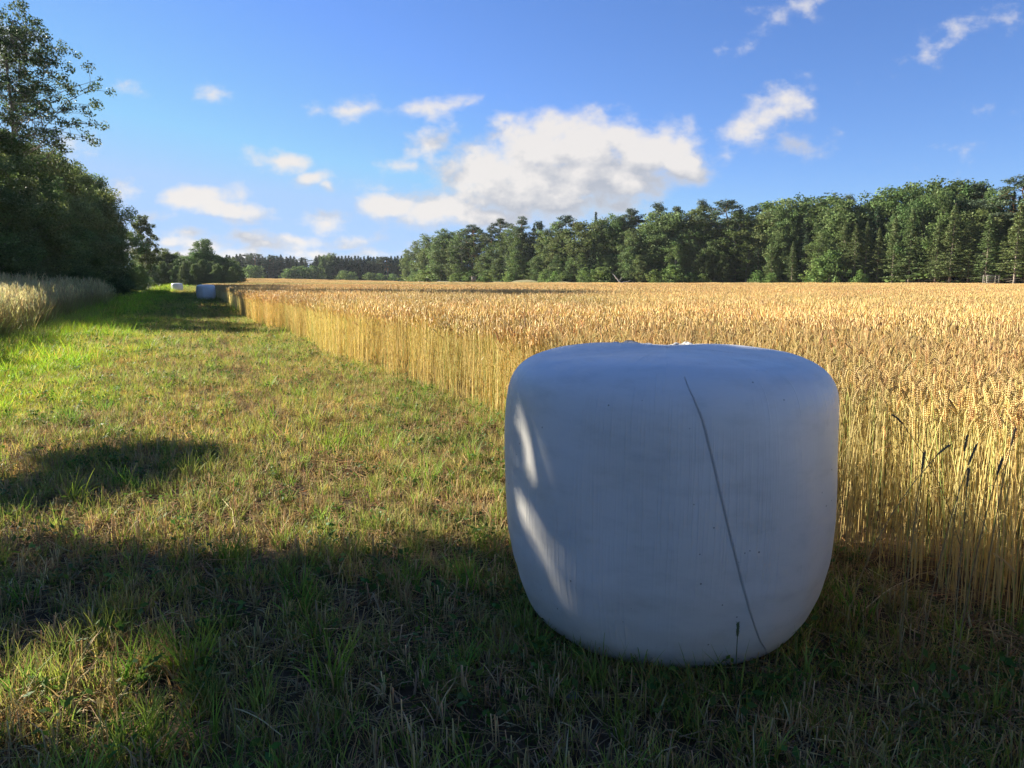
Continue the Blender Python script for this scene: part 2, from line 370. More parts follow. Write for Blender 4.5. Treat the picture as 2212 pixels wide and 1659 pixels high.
# ------------------------------------------------------------------ ground
g = Geo()
rad = np.concatenate([[0], np.geomspace(.35, 60, 150), np.geomspace(63, 4500, 70)])
nth = 300; th = np.linspace(0, 2 * np.pi, nth, endpoint=False)
rr, tt = np.meshgrid(rad[1:], th, indexing='ij')
X, Y = rr * np.sin(tt), rr * np.cos(tt)
V = np.concatenate([[[0, 0, float(ground_z(0, 0))]], np.stack([X, Y, ground_z(X, Y)], -1).reshape(-1, 3)])
i, j = np.meshgrid(np.arange(len(rad) - 2), np.arange(nth), indexing='ij')
a = 1 + i * nth + j; b = 1 + i * nth + (j + 1) % nth
Q = np.stack([a, a + nth, b + nth, b], -1).reshape(-1, 4)
T = np.stack([np.zeros(nth, int), 1 + np.arange(nth), 1 + (np.arange(nth) + 1) % nth], 1)
g.add(V, Q, (.05, .05, .03)); g.F.append(T)
tag(link('ground', g.mesh('ground', M_soil, True)), 'dark soil and turf of the mown strip and field floor', kind='structure')

# ------------------------------------------------------------------ instancing of uncountable plants
def scatter(name, sources, pts, rotz, scale, idx, tone, label, tilt=None):
    """one object whose geometry nodes set a source clump on every point"""
    coll = bpy.data.collections.new(name + '_clumps')
    for k_, me in enumerate(sources):
        o = bpy.data.objects.new('%s_clump_%02d' % (name, k_), me); coll.objects.link(o)
    me = bpy.data.meshes.new(name); n_ = len(pts)
    me.vertices.add(n_); me.vertices.foreach_set('co', np.asarray(pts, np.float32).ravel())
    rot = np.zeros((n_, 3), np.float32); rot[:, 2] = rotz
    if tilt is not None: rot[:, :2] = tilt
    for nm, ty, key, arr in (('rot', 'FLOAT_VECTOR', 'vector', rot), ('tone', 'FLOAT_VECTOR', 'vector', tone)):
        at = me.attributes.new(nm, ty, 'POINT'); at.data.foreach_set(key, np.ascontiguousarray(arr, np.float32).ravel())
    scale = np.asarray(scale, np.float32)
    if scale.ndim == 1: scale = np.repeat(scale[:, None], 3, 1)
    at = me.attributes.new('scl', 'FLOAT_VECTOR', 'POINT'); at.data.foreach_set('vector', np.ascontiguousarray(scale).ravel())
    at = me.attributes.new('idx', 'INT', 'POINT'); at.data.foreach_set('value', np.asarray(idx, np.int32))
    o = link(name, me)
    ng = bpy.data.node_groups.new(name + '_scatter', 'GeometryNodeTree')
    ng.interface.new_socket('Geometry', in_out='INPUT', socket_type='NodeSocketGeometry'); ng.interface.new_socket('Geometry', in_out='OUTPUT', socket_type='NodeSocketGeometry')
    nn_, ll = ng.nodes, ng.links
    a_, z_ = nn_.new('NodeGroupInput'), nn_.new('NodeGroupOutput')
    ci = nn_.new('GeometryNodeCollectionInfo'); ci.inputs['Collection'].default_value = coll
    ci.inputs['Separate Children'].default_value = True; ci.inputs['Reset Children'].default_value = True
    ip = nn_.new('GeometryNodeInstanceOnPoints'); ip.inputs['Pick Instance'].default_value = True
    def na(nm, ty):
        q = nn_.new('GeometryNodeInputNamedAttribute'); q.data_type = ty; q.inputs['Name'].default_value = nm; return q.outputs['Attribute']
    mp = nn_.new('GeometryNodeMeshToPoints'); ll.new(a_.outputs[0], mp.inputs[0])
    ll.new(mp.outputs[0], ip.inputs['Points']); ll.new(ci.outputs[0], ip.inputs['Instance'])
    ll.new(na('idx', 'INT'), ip.inputs['Instance Index']); ll.new(na('rot', 'FLOAT_VECTOR'), ip.inputs['Rotation']); ll.new(na('scl', 'FLOAT_VECTOR'), ip.inputs['Scale'])
    ll.new(ip.outputs[0], z_.inputs[0])
    md = o.modifiers.new('scatter', 'NODES'); md.node_group = ng
    return tag(o, label, kind='stuff')

# ---- wheat
EAR, EAR2 = np.array((.66, .48, .20)), np.array((.75, .58, .28))
STEM, STEMLO = np.array((.84, .70, .31)), np.array((.76, .62, .27))
def wheat_tile(size, n, lod, seed):
    r = np.random.default_rng(seed); g = Geo()
    rows = max(int(size / .125), 1)
    base = np.zeros((n, 3))
    base[:, 0] = (np.floor(r.uniform(0, rows, n)) + .5) / rows * size - size / 2 + r.normal(0, .022, n); base[:, 1] = r.uniform(-size / 2, size / 2, n)
    if lod >= 2: base[:, 0] = r.uniform(-size / 2, size / 2, n)
    az = r.uniform(0, 2 * np.pi, n); lean = np.abs(r.normal(0, .065, n)); bend = r.normal(.05, .10, n); wild = r.random(n) < .04; lean[wild] += r.uniform(.1, .45, wild.sum())
    H = .82 + r.normal(0, .06, n) + .04 * noise2(base[:, 0] * 3 + seed, base[:, 1] * 3, 5)
    c1 = cvar(STEM, n, .09, r); c0 = cvar(STEMLO, n, .12, r)
    green = r.random(n) < .10; c1[green] *= (.62, .82, .6); c0[green] *= (.5, .85, .6)
    ce = cvar(EAR, n, .14, r)
    ce[r.random(n) < .25] = EAR2 * r.uniform(.85, 1.1)
    if lod == 0:
        tip, d = tubes(g, base, az, H, .0019, .0012, lean, bend, 4, 3, c0, c1)
        eb = r.normal(.5, .5, n); eaz = az + r.normal(0, .4, n); pos = tip.copy()
        ns = 9; Le = r.uniform(.07, .10, n); a0 = lean + bend
        tw = r.uniform(0, 2 * np.pi, n)
        for k in range(ns):
            t = k / ns; thk = a0 + eb * t
            dk = np.stack([np.sin(thk) * np.cos(eaz), np.sin(thk) * np.sin(eaz), np.cos(thk)], 1)
            pos = pos + (Le / ns)[:, None] * dk
            u1 = np.cross(dk, np.stack([np.cos(tw), np.sin(tw), 0 * tw], 1)); u1 /= np.linalg.norm(u1, axis=1, keepdims=True); u2 = np.cross(dk, u1)
            f = .55 + .45 * math.sin(math.pi * (t * .8 + .15))
            for sgn in (-1, 1):
                ax = dk * .88 + u1 * sgn * .45; ax /= np.linalg.norm(ax, axis=1, keepdims=True)
                c_ = pos + u1 * sgn * .0036 * f
                hl, hw = .0092 * f, .0036 * f
                bb = np.cross(ax, u2)
                Vq = np.stack([c_ - ax * hl * .7, c_ + bb * hw, c_ + u2 * hw, c_ - bb * hw, c_ - u2 * hw, c_ + ax * hl], 1)
                Fq = np.array([[0, 2, 1], [0, 3, 2], [0, 4, 3], [0, 1, 4], [5, 1, 2], [5, 2, 3], [5, 3, 4], [5, 4, 1]])
                g.add(Vq, (Fq[None] + (np.arange(n) * 6)[:, None, None]).reshape(-1, 3), np.repeat(ce * r.uniform(.88, 1.1), 6, 0))
        m = n // 2; lb = base[:m] + np.array([0, 0, 1]) * r.uniform(.15, .6, m)[:, None]
        blades(g, lb, r.uniform(0, 6.28, m), r.uniform(.10, .24, m), r.uniform(.005, .009, m), r.uniform(.2, .7, m), r.uniform(.9, 2.4, m), 4, cvar((.50, .37, .13), m, .2, r), cvar((.44, .30, .13), m, .2, r), r)
    elif lod == 1:
        tip, d = tubes(g, base, az, H, .0021, .0015, lean, bend, 2, 3, c0, c1)
        tubes(g, tip, az, r.uniform(.075, .105, n), .0068, .0068, lean + bend, r.normal(.5, .45, n), 3, 3, ce, ce, prof=(.35, 1.1, .95, .2))
        m = n // 3; lb = base[:m] + np.array([0, 0, 1]) * r.uniform(.2, .6, m)[:, None]
        blades(g, lb, r.uniform(0, 6.28, m), r.uniform(.10, .22, m), r.uniform(.007, .011, m), r.uniform(.2, .7, m), r.uniform(.9, 2.2, m), 2, cvar((.50, .37, .13), m, .2, r), cvar((.44, .30, .13), m, .2, r), r)
    elif lod == 2:
        blades(g, base, az, H + .02, np.full(n, .011), lean, bend, 1, c0, c1, r)
        top = base + np.stack([np.sin(lean) * np.cos(az) * H, np.sin(lean) * np.sin(az) * H, H * .99], 1)
        tubes(g, top, az, r.uniform(.09, .13, n), .012, .012, lean, r.normal(.4, .3, n), 2, 3, ce, ce, prof=(.6, 1.1, .25))
    else:
        base[:, 2] = .35
        tubes(g, base, az, r.uniform(.42, .62, n), .03, .02, lean * 2, bend * 2, 1, 3, ce * .95, ce)
    return g.mesh('wheat_clump', M_wheat)
W_src, W_kind = [], {0: [], 1: [], 2: [], 3: []}
for lod, size, n, cnt in ((0, .5, 125, 7), (1, 1.0, 400, 6), (2, 2.0, 1050, 5), (3, 8.0, 2200, 4)):
    for k in range(cnt):
        W_kind[lod].append(len(W_src)); W_src.append(wheat_tile(size, n, lod, 100 + lod * 20 + k))

EDGE_T = [-30, 1.6, 6.6, 10, 14, 21.6, 22.2, 24.5, 25.2, 30, 34, 60, 110, 170]
EDGE_S = [3.0, 2.92, 2.85, 2.62, 2.3, 2.35, 2.0, 2.1, 1.8, 1.75, 1.9, 1.9, 1.4, 4.0]
# wood edge lines (frame column, depth)
RWOOD = [(402, 335), (440, 285), (500, 252), (560, 226), (640, 207), (740, 196), (850, 172), (930, 158), (1040, 140), (1200, 122), (1500, 95), (2200, 70)]
FWOOD = [(-100, 200), (150, 200), (232, 205), (236, 455), (300, 450), (400, 440), (402, 335)]
def wood_depth(px):
    a_ = FWOOD + RWOOD[1:]
    return np.interp(px, [q[0] for q in a_], [q[1] for q in a_])
def px_of(x, y): return 512 + FPX * 1.01 * x / np.maximum(y, .01)
def in_crop(x, y, m=0.0):
    s, t = xy2st(x, y)
    e = np.interp(t, EDGE_T, EDGE_S)
    return (s > e + m) & (y < wood_depth(px_of(x, y)) - 4)
pts, sc_, idx_, tone_ = [], [], [], []
def crop_tone(x, y):
    d = np.hypot(x, y)
    px = px_of(x, y)
    green = np.clip((y - 85) / 20, 0, 1) * np.clip((190 - y) / 30, 0, 1) * np.clip((560 - px) / 200, 0, 1) * (.5 + .7 * noise2(x / 25, y / 18, 9))
    green = np.clip(green, 0, .9)
    v = .9 + .2 * noise2(x / 6, y / 6, 11) + .12 * noise2(x / 1.3, y / 1.3, 12) - .06
    base = np.array([1.0, 1.0, 1.0]); gr = np.array([.72, .88, .85])
    pink = (noise2(x / 14, y / 9, 21) - .5) * .10
    o = v[:, None] * (base[None] * (1 - green[:, None]) + gr[None] * green[:, None])
    o[:, 1] *= 1 - pink; o[:, 2] *= 1 - pink * 1.5
    return o
for lod, size, d0, d1 in ((0, .5, 0, 8), (1, 1.0, 8, 34), (2, 2.0, 34, 100), (3, 8.0, 100, 470)):
    hi = d1 + size * 2
    S, T_ = np.meshgrid(np.arange(-60 if lod < 2 else -120, hi, size), np.arange(-8 if lod < 2 else -8, hi * 1.2, size), indexing='ij')
    S, T_ = S.ravel() + size / 2, T_.ravel() + size / 2
    x, y = st2xy(S, T_)
    # tiles hug the strip's edge: shift the first column onto it
    d = np.hypot(x, y); b_ = np.degrees(np.arctan2(x, y))
    e = np.interp(T_, EDGE_T, EDGE_S)
    keep = (S - e > 0) & (d >= d0 - size * .8) & (d < d1) & ((np.abs(b_) < 44) | (d < 14)) & (y < wood_depth(px_of(x, y)) - size / 2 - 2) & (y > -6)
    S, T_, e = S[keep], T_[keep], e[keep]
    fr = np.mod(S - e, size)                        # align every column with the edge
    S = S - fr + size / 2 + (rng.uniform(-.07, .07, len(S)) if lod < 2 else 0)
    x, y = st2xy(S, T_)
    pts.append(np.stack([x, y, ground_z(x, y)], 1)); n = len(x)
    idx_.append(rng.choice(W_kind[lod], n)); sc_.append(np.stack([np.ones(n) * 1.03, np.ones(n) * 1.03, .95 + .1 * noise2(x / 5, y / 5, 6) + rng.normal(0, .015, n)], 1)); tone_.append(crop_tone(x, y))
pts = np.concatenate(pts); n = len(pts)
scatter('wheat_crop', W_src, pts, -TA + np.pi * rng.integers(0, 2, n) , np.concatenate(sc_), np.concatenate(idx_), np.concatenate(tone_), 'ripe golden wheat standing in the field behind the big white bale', tilt=rng.normal(0, .02, (n, 2)))
print('wheat tiles', n)

# ---- stubble, grass, straw on the mown strip
def stubble_tile(seed, n=70, size=.5):
    r = np.random.default_rng(seed); g = Geo(); base = np.zeros((n, 3))
    base[:, 0] = (np.floor(r.uniform(0, 4, n)) + .5) / 4 * size - size / 2 + r.normal(0, .012, n); base[:, 1] = r.uniform(-size / 2, size / 2, n)
    cl = noise2(base[:, 0] * 5 + seed * 3, base[:, 1] * 9, 3); base = base[cl > .3]; n = len(base)
    H = r.uniform(.045, .13, n); az = r.uniform(0, 6.28, n)
    c0 = cvar((.37, .27, .12), n, .25, r); c1 = cvar((.56, .43, .21), n, .25, r)
    tubes(g, base, az, H, .0021, .0019, np.abs(r.normal(0, .16, n)), r.normal(0, .08, n), 1, 4, c0, c1)
    m = n // 2; k = r.integers(0, n, m)
    blades(g, base[k] + [0, 0, .02], r.uniform(0, 6.28, m), r.uniform(.05, .14, m), r.uniform(.004, .007, m), r.uniform(.1, .8, m), r.uniform(.3, 2.2, m), 3, cvar((.38, .29, .14), m, .25, r), cvar((.48, .37, .19), m, .25, r), r)
    return g.mesh('stubble_clump', M_straw)
def litter_tile(seed, n=46, size=.6):
    r = np.random.default_rng(seed); g = Geo(); base = np.stack([r.uniform(-size / 2, size / 2, n), r.uniform(-size / 2, size / 2, n), r.uniform(.004, .03, n)], 1)
    tubes(g, base, r.uniform(0, 6.28, n), r.uniform(.05, .22, n), .0017, .0013, r.uniform(1.35, 1.6, n), r.normal(0, .15, n), 2, 3, cvar((.40, .27, .12), n, .3, r), cvar((.52, .36, .16), n, .3, r))
    m = n
    base = np.stack([r.uniform(-size / 2, size / 2, m), r.uniform(-size / 2, size / 2, m), r.uniform(.003, .015, m)], 1)
    blades(g, base, r.uniform(0, 6.28, m), r.uniform(.03, .12, m), r.uniform(.004, .009, m), r.uniform(1.2, 1.55, m), r.normal(0, .5, m), 3, cvar((.27, .18, .09), m, .35, r), cvar((.36, .25, .13), m, .35, r), r)
    return g.mesh('litter_clump', M_straw)
def tuft(seed, n, h, spread, w, c0, c1, dry=.15, K=4, bend=(.3, 1.4), heads=0):
    r = np.random.default_rng(seed); g = Geo()
    a_ = r.uniform(0, 6.28, n); q = spread * np.sqrt(r.random(n)); base = np.stack([q * np.cos(a_), q * np.sin(a_), -.005 + 0 * q], 1)
    C0, C1 = cvar(c0, n, .2, r), cvar(c1, n, .22, r)
    d_ = r.random(n) < dry; C0[d_] = cvar((.34, .24, .10), d_.sum(), .2, r); C1[d_] = cvar((.45, .32, .14), d_.sum(), .2, r)
    az = a_ + r.normal(0, 1.0, n)
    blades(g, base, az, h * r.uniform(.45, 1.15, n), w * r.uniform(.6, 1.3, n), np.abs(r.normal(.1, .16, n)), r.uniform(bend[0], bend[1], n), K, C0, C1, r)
    if heads:
        b2 = base[:heads]; A = az[:heads]; L = h * r.uniform(1.0, 1.45, heads)
        cc = cvar((.56, .42, .22), heads, .2, r)
        tip, d = tubes(g, b2, A, L, .0016 + w * .06, .0012 + w * .04, np.abs(r.normal(.05, .09, heads)), r.normal(.12, .12, heads), 3, 3, cvar((.25, .27, .08), heads, .2, r), cc)
        hc = cvar((.46, .43, .20), heads, .25, r)
        for k in range(5):                             # feathery panicle
            blades(g, tip - np.array([0, 0, 1]) * (.03 * k), A + k * 1.3, np.full(heads, .07 * h / .9 + .03), np.full(heads, .006 + w * .35), np.full(heads, .25), r.uniform(.2, .7, heads), 2, hc, hc * 1.15, r)
    return g.mesh('grass_tuft', M_grass)
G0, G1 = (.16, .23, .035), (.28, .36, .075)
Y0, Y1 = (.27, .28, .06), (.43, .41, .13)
src = [tuft(1, 26, .13, .05, .0042, G0, G1, .15), tuft(2, 30, .10, .07, .0038, G0, G1, .25), tuft(3, 22, .17, .04, .0050, G0, G1, .08), tuft(4, 26, .12, .06, .0042, Y0, Y1, .45),   # 0-3 fine
       tuft(5, 34, .26, .06, .0065, (.12, .22, .025), (.23, .36, .05), .05, 5), tuft(6, 26, .22, .08, .006, (.11, .21, .025), (.20, .33, .045), .1, 5),      # 4-5 lush
       tuft(7, 26, .12, .07, .0045, (.32, .25, .11), (.46, .36, .17), .6, 4, (.6, 2.4)), tuft(8, 20, .09, .09, .0045, (.30, .23, .11), (.44, .34, .17), .6, 4, (.8, 2.6))]   # 6-7 dry
def weed(seed, n=16, size=.035):
    r = np.random.default_rng(seed); g = Geo()
    a_ = r.uniform(0, 6.28, n); q = .09 * np.sqrt(r.random(n)); z = r.uniform(.015, .11, n)
    c_ = np.stack([q * np.cos(a_), q * np.sin(a_), z], 1)
    leaves(g, c_, size, cvar((.07, .14, .025), n, .2, r), r, up=np.array([0, 0, 1.2]), aspect=.55)
    b_ = c_ * [.25, .25, 0]
    for k in range(n): limb(g, b_[k], c_[k], .0012, .0008, (.10, .14, .04), r, 2, 3)
    return g.mesh('weed_clump', M_grass)
src += [weed(31), weed(32, 24, .028), weed(33, 12, .05)]   # 8-10
def strip_points(dens, d0, d1, s0, s1):
    n_ = int(dens * (s1 - s0) * (d1 - d0)); s = rng.uniform(s0, s1, n_); t = rng.uniform(d0, d1, n_)
    x, y = st2xy(s, t); return s, t, x, y
P, SCL, IDX, TON = [], [], [], []
for dens, t0, t1, mul in ((330, -1.2, 5.5, .85), (230, 5.5, 14, .95), (115, 14, 30, 1.3), (20, 30, 70, 2.1), (3.6, 70, 210, 4.0)):
    s, t, x, y = strip_points(dens, t0, t1, -4.6, 3.4 if t1 < 100 else 6)
    b_ = np.degrees(np.arctan2(x, np.maximum(y, .01)))
    e = np.interp(t, EDGE_T, EDGE_S)
    lush = np.clip((-s - .3) / 2.6 + (noise2(s * .8, t * .5, 2) - .5) * .9, 0, 1)
    patch = noise2(s * 1.7, t * 1.1, 8) * .6 + noise2(s * 4.5, t * 4, 14) * .4
    track = (np.exp(-((s - .75) / .45) ** 2) * .22 + np.exp(-((s + 1.15) / .4) ** 2) * .12) * (t > 4)
    p_keep = .48 + .52 * lush + .85 * np.clip(patch - .36, 0, 1) * 1.6 - track * (1 - lush)
    keep = (rng.random(len(s)) < p_keep) & (s < e + .15) & (np.abs(b_) < 48) & (y > .7)
    keep &= ((x - .63) ** 2 + (y - 3.02) ** 2 > .50 ** 2)
    s, t, x, y, lush, patch = [q[keep] for q in (s, t, x, y, lush, patch)]
    n = len(s); u = rng.random(n)
    green = u < (.66 + .32 * lush)
    fresh = rng.choice([0, 1, 2, 3, 8, 9, 10], n, p=[.24, .20, .2, .2, .07, .06, .03])
    dryi = rng.choice([3, 6, 7], n, p=[.34, .36, .3])
    ix = np.where(green, fresh, dryi)
    big = (rng.random(n) < .018 + .30 * np.clip(lush - .45, 0, 1)) & green
    ix = np.where(big, rng.choice([4, 5], n), ix)
    P.append(np.stack([x, y, ground_z(x, y)], 1)); SCL.append(mul * rng.uniform(.65, 1.2, n)); IDX.append(ix)
    v = rng.uniform(.8, 1.15, n); yel = noise2(s * .9 + 5, t * .6, 17)
    TON.append(np.stack([v * (1.0 + .4 * yel + .45 * lush), v * (1 + .2 * yel + .48 * lush), v * (1 - .3 * lush)], 1))
# hand-placed bright tufts
for (X_, Y_, sc0, ix) in ((640, 1270, 1.15, 4), (690, 1290, 1.0, 5), (280, 1560, 1.1, 4), (330, 1600, 1.2, 4), (250, 1610, 1.0, 5), (995, 1430, .9, 4), (930, 1440, .8, 5), (690, 1370, 1, 4), (120, 1500, .9, 5), (40, 1470, .9, 4), (760, 1520, .9, 5), (420, 1520, .7, 5), (540, 1240, .8, 4), (1130, 1290, .7, 4), (1010, 1400, .8, 4), (300, 1040, 1.0, 4), (860, 1590, .9, 5), (1020, 1640, .8, 4)):
    p = on_z(X_ / 2.16, Y_ / 2.16 + 12); P.append(p[None] + [0, 0, float(ground_z(p[0], p[1]))]); SCL.append([sc0 * .72]); IDX.append([ix]); TON.append([[1.05, 1.05, 1.0]])
a_ = rng.uniform(0, 6.28, 150); q_ = rng.uniform(.52, .80, 150)      # uncut growth round the foot of the bale
x, y = .645 + q_ * np.cos(a_), 3.02 + q_ * np.sin(a_); P.append(np.stack([x, y, ground_z(x, y)], 1)); SCL.append(rng.uniform(.7, 1.25, 150)); IDX.append(rng.choice([0, 1, 2, 6, 7, 8, 3, 2], 150)); TON.append(np.ones((150, 3)))
P = np.concatenate(P); n = len(P)
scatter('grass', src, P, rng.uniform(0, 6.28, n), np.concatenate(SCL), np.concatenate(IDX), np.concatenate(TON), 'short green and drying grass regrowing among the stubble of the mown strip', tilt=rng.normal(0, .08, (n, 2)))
print('grass tufts', n)

src_s = [stubble_tile(200 + k, 95) for k in range(8)]
P, SCL, IDX = [], [], []
for size, t0, t1, mul in ((.5, -1, 30, 1.0),):
    S, T_ = np.meshgrid(np.arange(-3.4, 3.3, size), np.arange(t0, t1, size), indexing='ij'); S, T_ = S.ravel(), T_.ravel()
    x, y = st2xy(S, T_); e = np.interp(T_, EDGE_T, EDGE_S)
    lush = np.clip((-S - .6) / 2.2, 0, 1)
    keep = (S < e + .1) & (rng.random(len(S)) > lush * .8) & ((x - .63) ** 2 + (y - 3.02) ** 2 > .62 ** 2) & (y > .4)
    x, y = x[keep], y[keep]; P.append(np.stack([x, y, ground_z(x, y)], 1)); IDX.append(rng.integers(0, 8, len(x))); SCL.append(np.stack([np.ones(len(x)), np.ones(len(x)), rng.uniform(.75, 1.15, len(x))], 1))
P = np.concatenate(P); n = len(P); v = rng.uniform(.8, 1.15, n)
scatter('stubble', src_s, P, -TA + np.pi * rng.integers(0, 2, n), np.concatenate(SCL), np.concatenate(IDX), np.stack([v, v, v], 1), 'short cut beige stubble in drill rows in front of the big bale')
src_l = [litter_tile(300 + k) for k in range(6)]
s, t, x, y = strip_points(9.5, -1, 20, -3.8, 3.2)
keep = (y > .4) & ((x - .63) ** 2 + (y - 3.02) ** 2 > .55 ** 2); x, y = x[keep], y[keep]; n = len(x); v = rng.uniform(.7, 1.2, n)
scatter('straw_litter', src_l, np.stack([x, y, ground_z(x, y)], 1), rng.uniform(0, 6.28, n), rng.uniform(.8, 1.2, n), rng.integers(0, 6, n), np.stack([v, v, v], 1), 'loose cut straw lying on the dark soil between the stubble')

# ---- tall meadow grass on the left margin
src_m = [tuft(40 + k, 46, .85, .16, .011, (.17, .24, .04), (.34, .38, .10), .25, 5, (.2, .9), heads=16) for k in range(5)]
src_m += [tuft(50 + k, 60, .48, .15, .012, (.19, .27, .035), (.36, .42, .07), .06, 5, (.3, 1.3)) for k in range(3)]
P, SCL, IDX, TON = [], [], [], []
for dens, t0, t1, sa, sb, mul in ((19, 4, 60, -9.5, -3.3, 1.0), (4, 30, 120, -10, -3.6, 1.2)):
    s, t, x, y = strip_points(dens, t0, t1, sa, sb)
    b_ = np.degrees(np.arctan2(x, np.maximum(y, .01))); edge = -3.9 + .5 * noise2(t * .35, 0 * t, 33)
    tall = (s < edge - .5 + .5 * (rng.random(len(s)) - .5)) & (t < 47) & (noise2(s * .5, t * .22, 77) > .22)
    low = (s < edge + 1.3 - .6 * noise2(t * .8, s, 5)) & ~tall
    keep = (tall | low) & (np.abs(b_) < 48) & ((t < 50) | (rng.random(len(s)) < .6))
    s, t, x, y, tall = [q[keep] for q in (s, t, x, y, tall)]; n = len(s)
    IDX.append(np.where(tall, rng.integers(0, 5, n), rng.integers(5, 8, n))); P.append(np.stack([x, y, ground_z(x, y)], 1)); SCL.append(np.where(tall, 1.0, .75) * mul * rng.uniform(.75, 1.08, n) * np.where(t > 47, .55, 1))
    v = rng.uniform(.85, 1.15, n); TON.append(np.stack([v * 1.05, v, v], 1))
P = np.concatenate(P); n = len(P)
scatter('meadow_grass', src_m, P, rng.uniform(0, 6.28, n), np.concatenate(SCL), np.concatenate(IDX), np.concatenate(TON), 'tall seeding meadow grass with pinkish beige heads along the left wood', tilt=rng.normal(0, .06, (n, 2)))
print('meadow', n)

# ------------------------------------------------------------------ bales
BC, BR = np.array([0.645, 3.02]), .680
prof = [(0, .0), (0.0, .42), (.012, .49), (.05, .55), (.12, .60), (.22, .640), (.36, .670), (.52, .681), (.68, .682), (.82, .678), (.93, .670), (1.00, .660), (1.055, .640), (1.10, .598), (1.13, .53), (1.147, .40), (1.157, .2), (1.16, .0)]
pz = np.array([p[0] for p in prof]); pr = np.array([p[1] for p in prof])
arc = np.concatenate([[0], np.cumsum(np.hypot(np.diff(pz), np.diff(pr)))])
def bale_rz(u):                                       # smooth sampling along the profile arc
    k = np.array([.25, .5, .25]); z, r_ = np.interp(u, arc, pz), np.interp(u, arc, pr)
    for d_ in (.012, .024): z = (np.interp(u - d_, arc, pz) + np.interp(u + d_, arc, pz) + 2 * z) / 4; r_ = (np.interp(u - d_, arc, pr) + np.interp(u + d_, arc, pr) + 2 * r_) / 4
    return z, r_
def bale_surface(th, u, off=0.0):
    z, r_ = bale_rz(u)
    side = np.clip(np.minimum(u - .45, 1.55 - u) * 4, 0, 1)
    c, s_ = np.cos(th), np.sin(th)
    w_ = .008 * np.sin(th * 5 + 1.3 * np.sin(z * 3)) * side + .006 * np.sin(th * 11 + z * 2.2 + .6) * side + .016 * (noise2(c * 3.3 + 2, s_ * 3.3 + z * 1.6, 53) - .5) * side + .010 * (noise2(c * 2 + 7, s_ * 2 + z * 2.5, 51) - .5)
    rad_ = r_ + w_ * np.clip(r_ * 3, 0, 1) + off
    topw = np.clip((z - 1.08) * 12, 0, 1) * np.clip(r_ / .3, 0, 1)
    zz = z + topw * (.010 * np.sin(th * 3 + .5) + .008 * (noise2(c * r_ * 9, s_ * r_ * 9, 52) - .5)) + (off if 0 else 0)
    return rad_ * c, rad_ * s_, zz
def make_bale_mesh():
    nu, nt_ = 130, 260; u = np.linspace(0, arc[-1], nu); t = np.linspace(0, 2 * np.pi, nt_ + 1)
    U, TT = np.meshgrid(u, t, indexing='ij'); x, y, z = bale_surface(TT, U)
    g = Geo(); V = np.stack([x, y, z], -1).reshape(-1, 3)
    i, j = np.meshgrid(np.arange(nu - 1), np.arange(nt_), indexing='ij'); a_ = i * (nt_ + 1) + j
    Q = np.stack([a_, a_ + 1, a_ + nt_ + 2, a_ + nt_ + 1], -1).reshape(-1, 4)
    g.add(V, Q, (.7, .7, .7)); me = g.mesh('bale_film', M_film, True)
    uvl = me.uv_layers.new(name='UVMap'); lv = np.zeros(len(me.loops), np.int32); me.loops.foreach_get('vertex_index', lv)
    uvs = np.stack([TT.ravel() * .68, U.ravel()], 1)[lv]; uvl.data.foreach_set('uv', uvs.astype(np.float32).ravel()); return me
def strip_on_bale(path, w, lift, col=(.7, .7, .7)):
    """raised film edge following (theta, u) points"""
    path = np.array(path); k = 90; q = np.linspace(0, 1, k); th_ = np.interp(q, np.linspace(0, 1, len(path)), path[:, 0]); u_ = np.interp(q, np.linspace(0, 1, len(path)), path[:, 1])
    u_ = np.sort(u_)[::-1]
    for _ in range(6): th_[1:-1] = (th_[:-2] + th_[2:]) / 2
    rows = []
    for dw, lf in ((-1, .0005), (-.45, lift * .8), (0, lift), (.45, lift * .7), (1, .0005)):
        x, y, z = bale_surface(th_ + dw * w / .65 * np.clip(q * 4, .12, 1), u_, lf * np.sin(np.pi * np.clip(q, .02, .98)) ** .3); rows.append(np.stack([x, y, z], 1)[6:])
    k -= 6; V = np.stack(rows, 1).reshape(-1, 3); g = Geo()
    i, j = np.meshgrid(np.arange(k - 1), np.arange(4), indexing='ij'); a_ = i * 5 + j
    g.add(V, np.stack([a_, a_ + 1, a_ + 6, a_ + 5], -1).reshape(-1, 4), col); me = g.mesh('film_edge', M_film, True)
    me.uv_layers.new(name='UVMap'); return me
def hit_bale(px, py):
    d = ray(px, py); o = np.array([-BC[0], -BC[1]]); A = d[0] ** 2 + d[1] ** 2; B = o[0] * d[0] + o[1] * d[1]; C_ = o @ o - BR ** 2
    k = (-B - math.sqrt(max(B * B - A * C_, 0))) / A; p = d * k; z = CAM_H + p[2]
    return p[0], p[1], z
def th_u(px, py):
    us = np.linspace(.44, 1.85, 500); zz, rz_ = bale_rz(us); rad_ = BR; d = ray(px, py)
    for _ in range(8):
        A = d[0] ** 2 + d[1] ** 2; B = -(BC[0] * d[0] + BC[1] * d[1]); k = (-B - math.sqrt(max(B * B - A * (BC @ BC - rad_ ** 2), 0))) / A
        x, y, z = d[0] * k, d[1] * k, CAM_H + d[2] * k; rad_ = .5 * rad_ + .5 * float(np.interp(z, zz, rz_))
    return math.atan2(y - BC[1], x - BC[0]), float(np.interp(z, zz, us))
seam = [th_u(X / 2.16, Y / 2.16) for X, Y in ((1470, 790), (1483, 820), (1497, 850), (1518, 900), (1540, 985), (1560, 1075), (1583, 1170), (1605, 1260), (1622, 1330), (1640, 1392), (1652, 1425))]
bale_me, seam_me = make_bale_mesh(), strip_on_bale(seam, .0045, .0038)
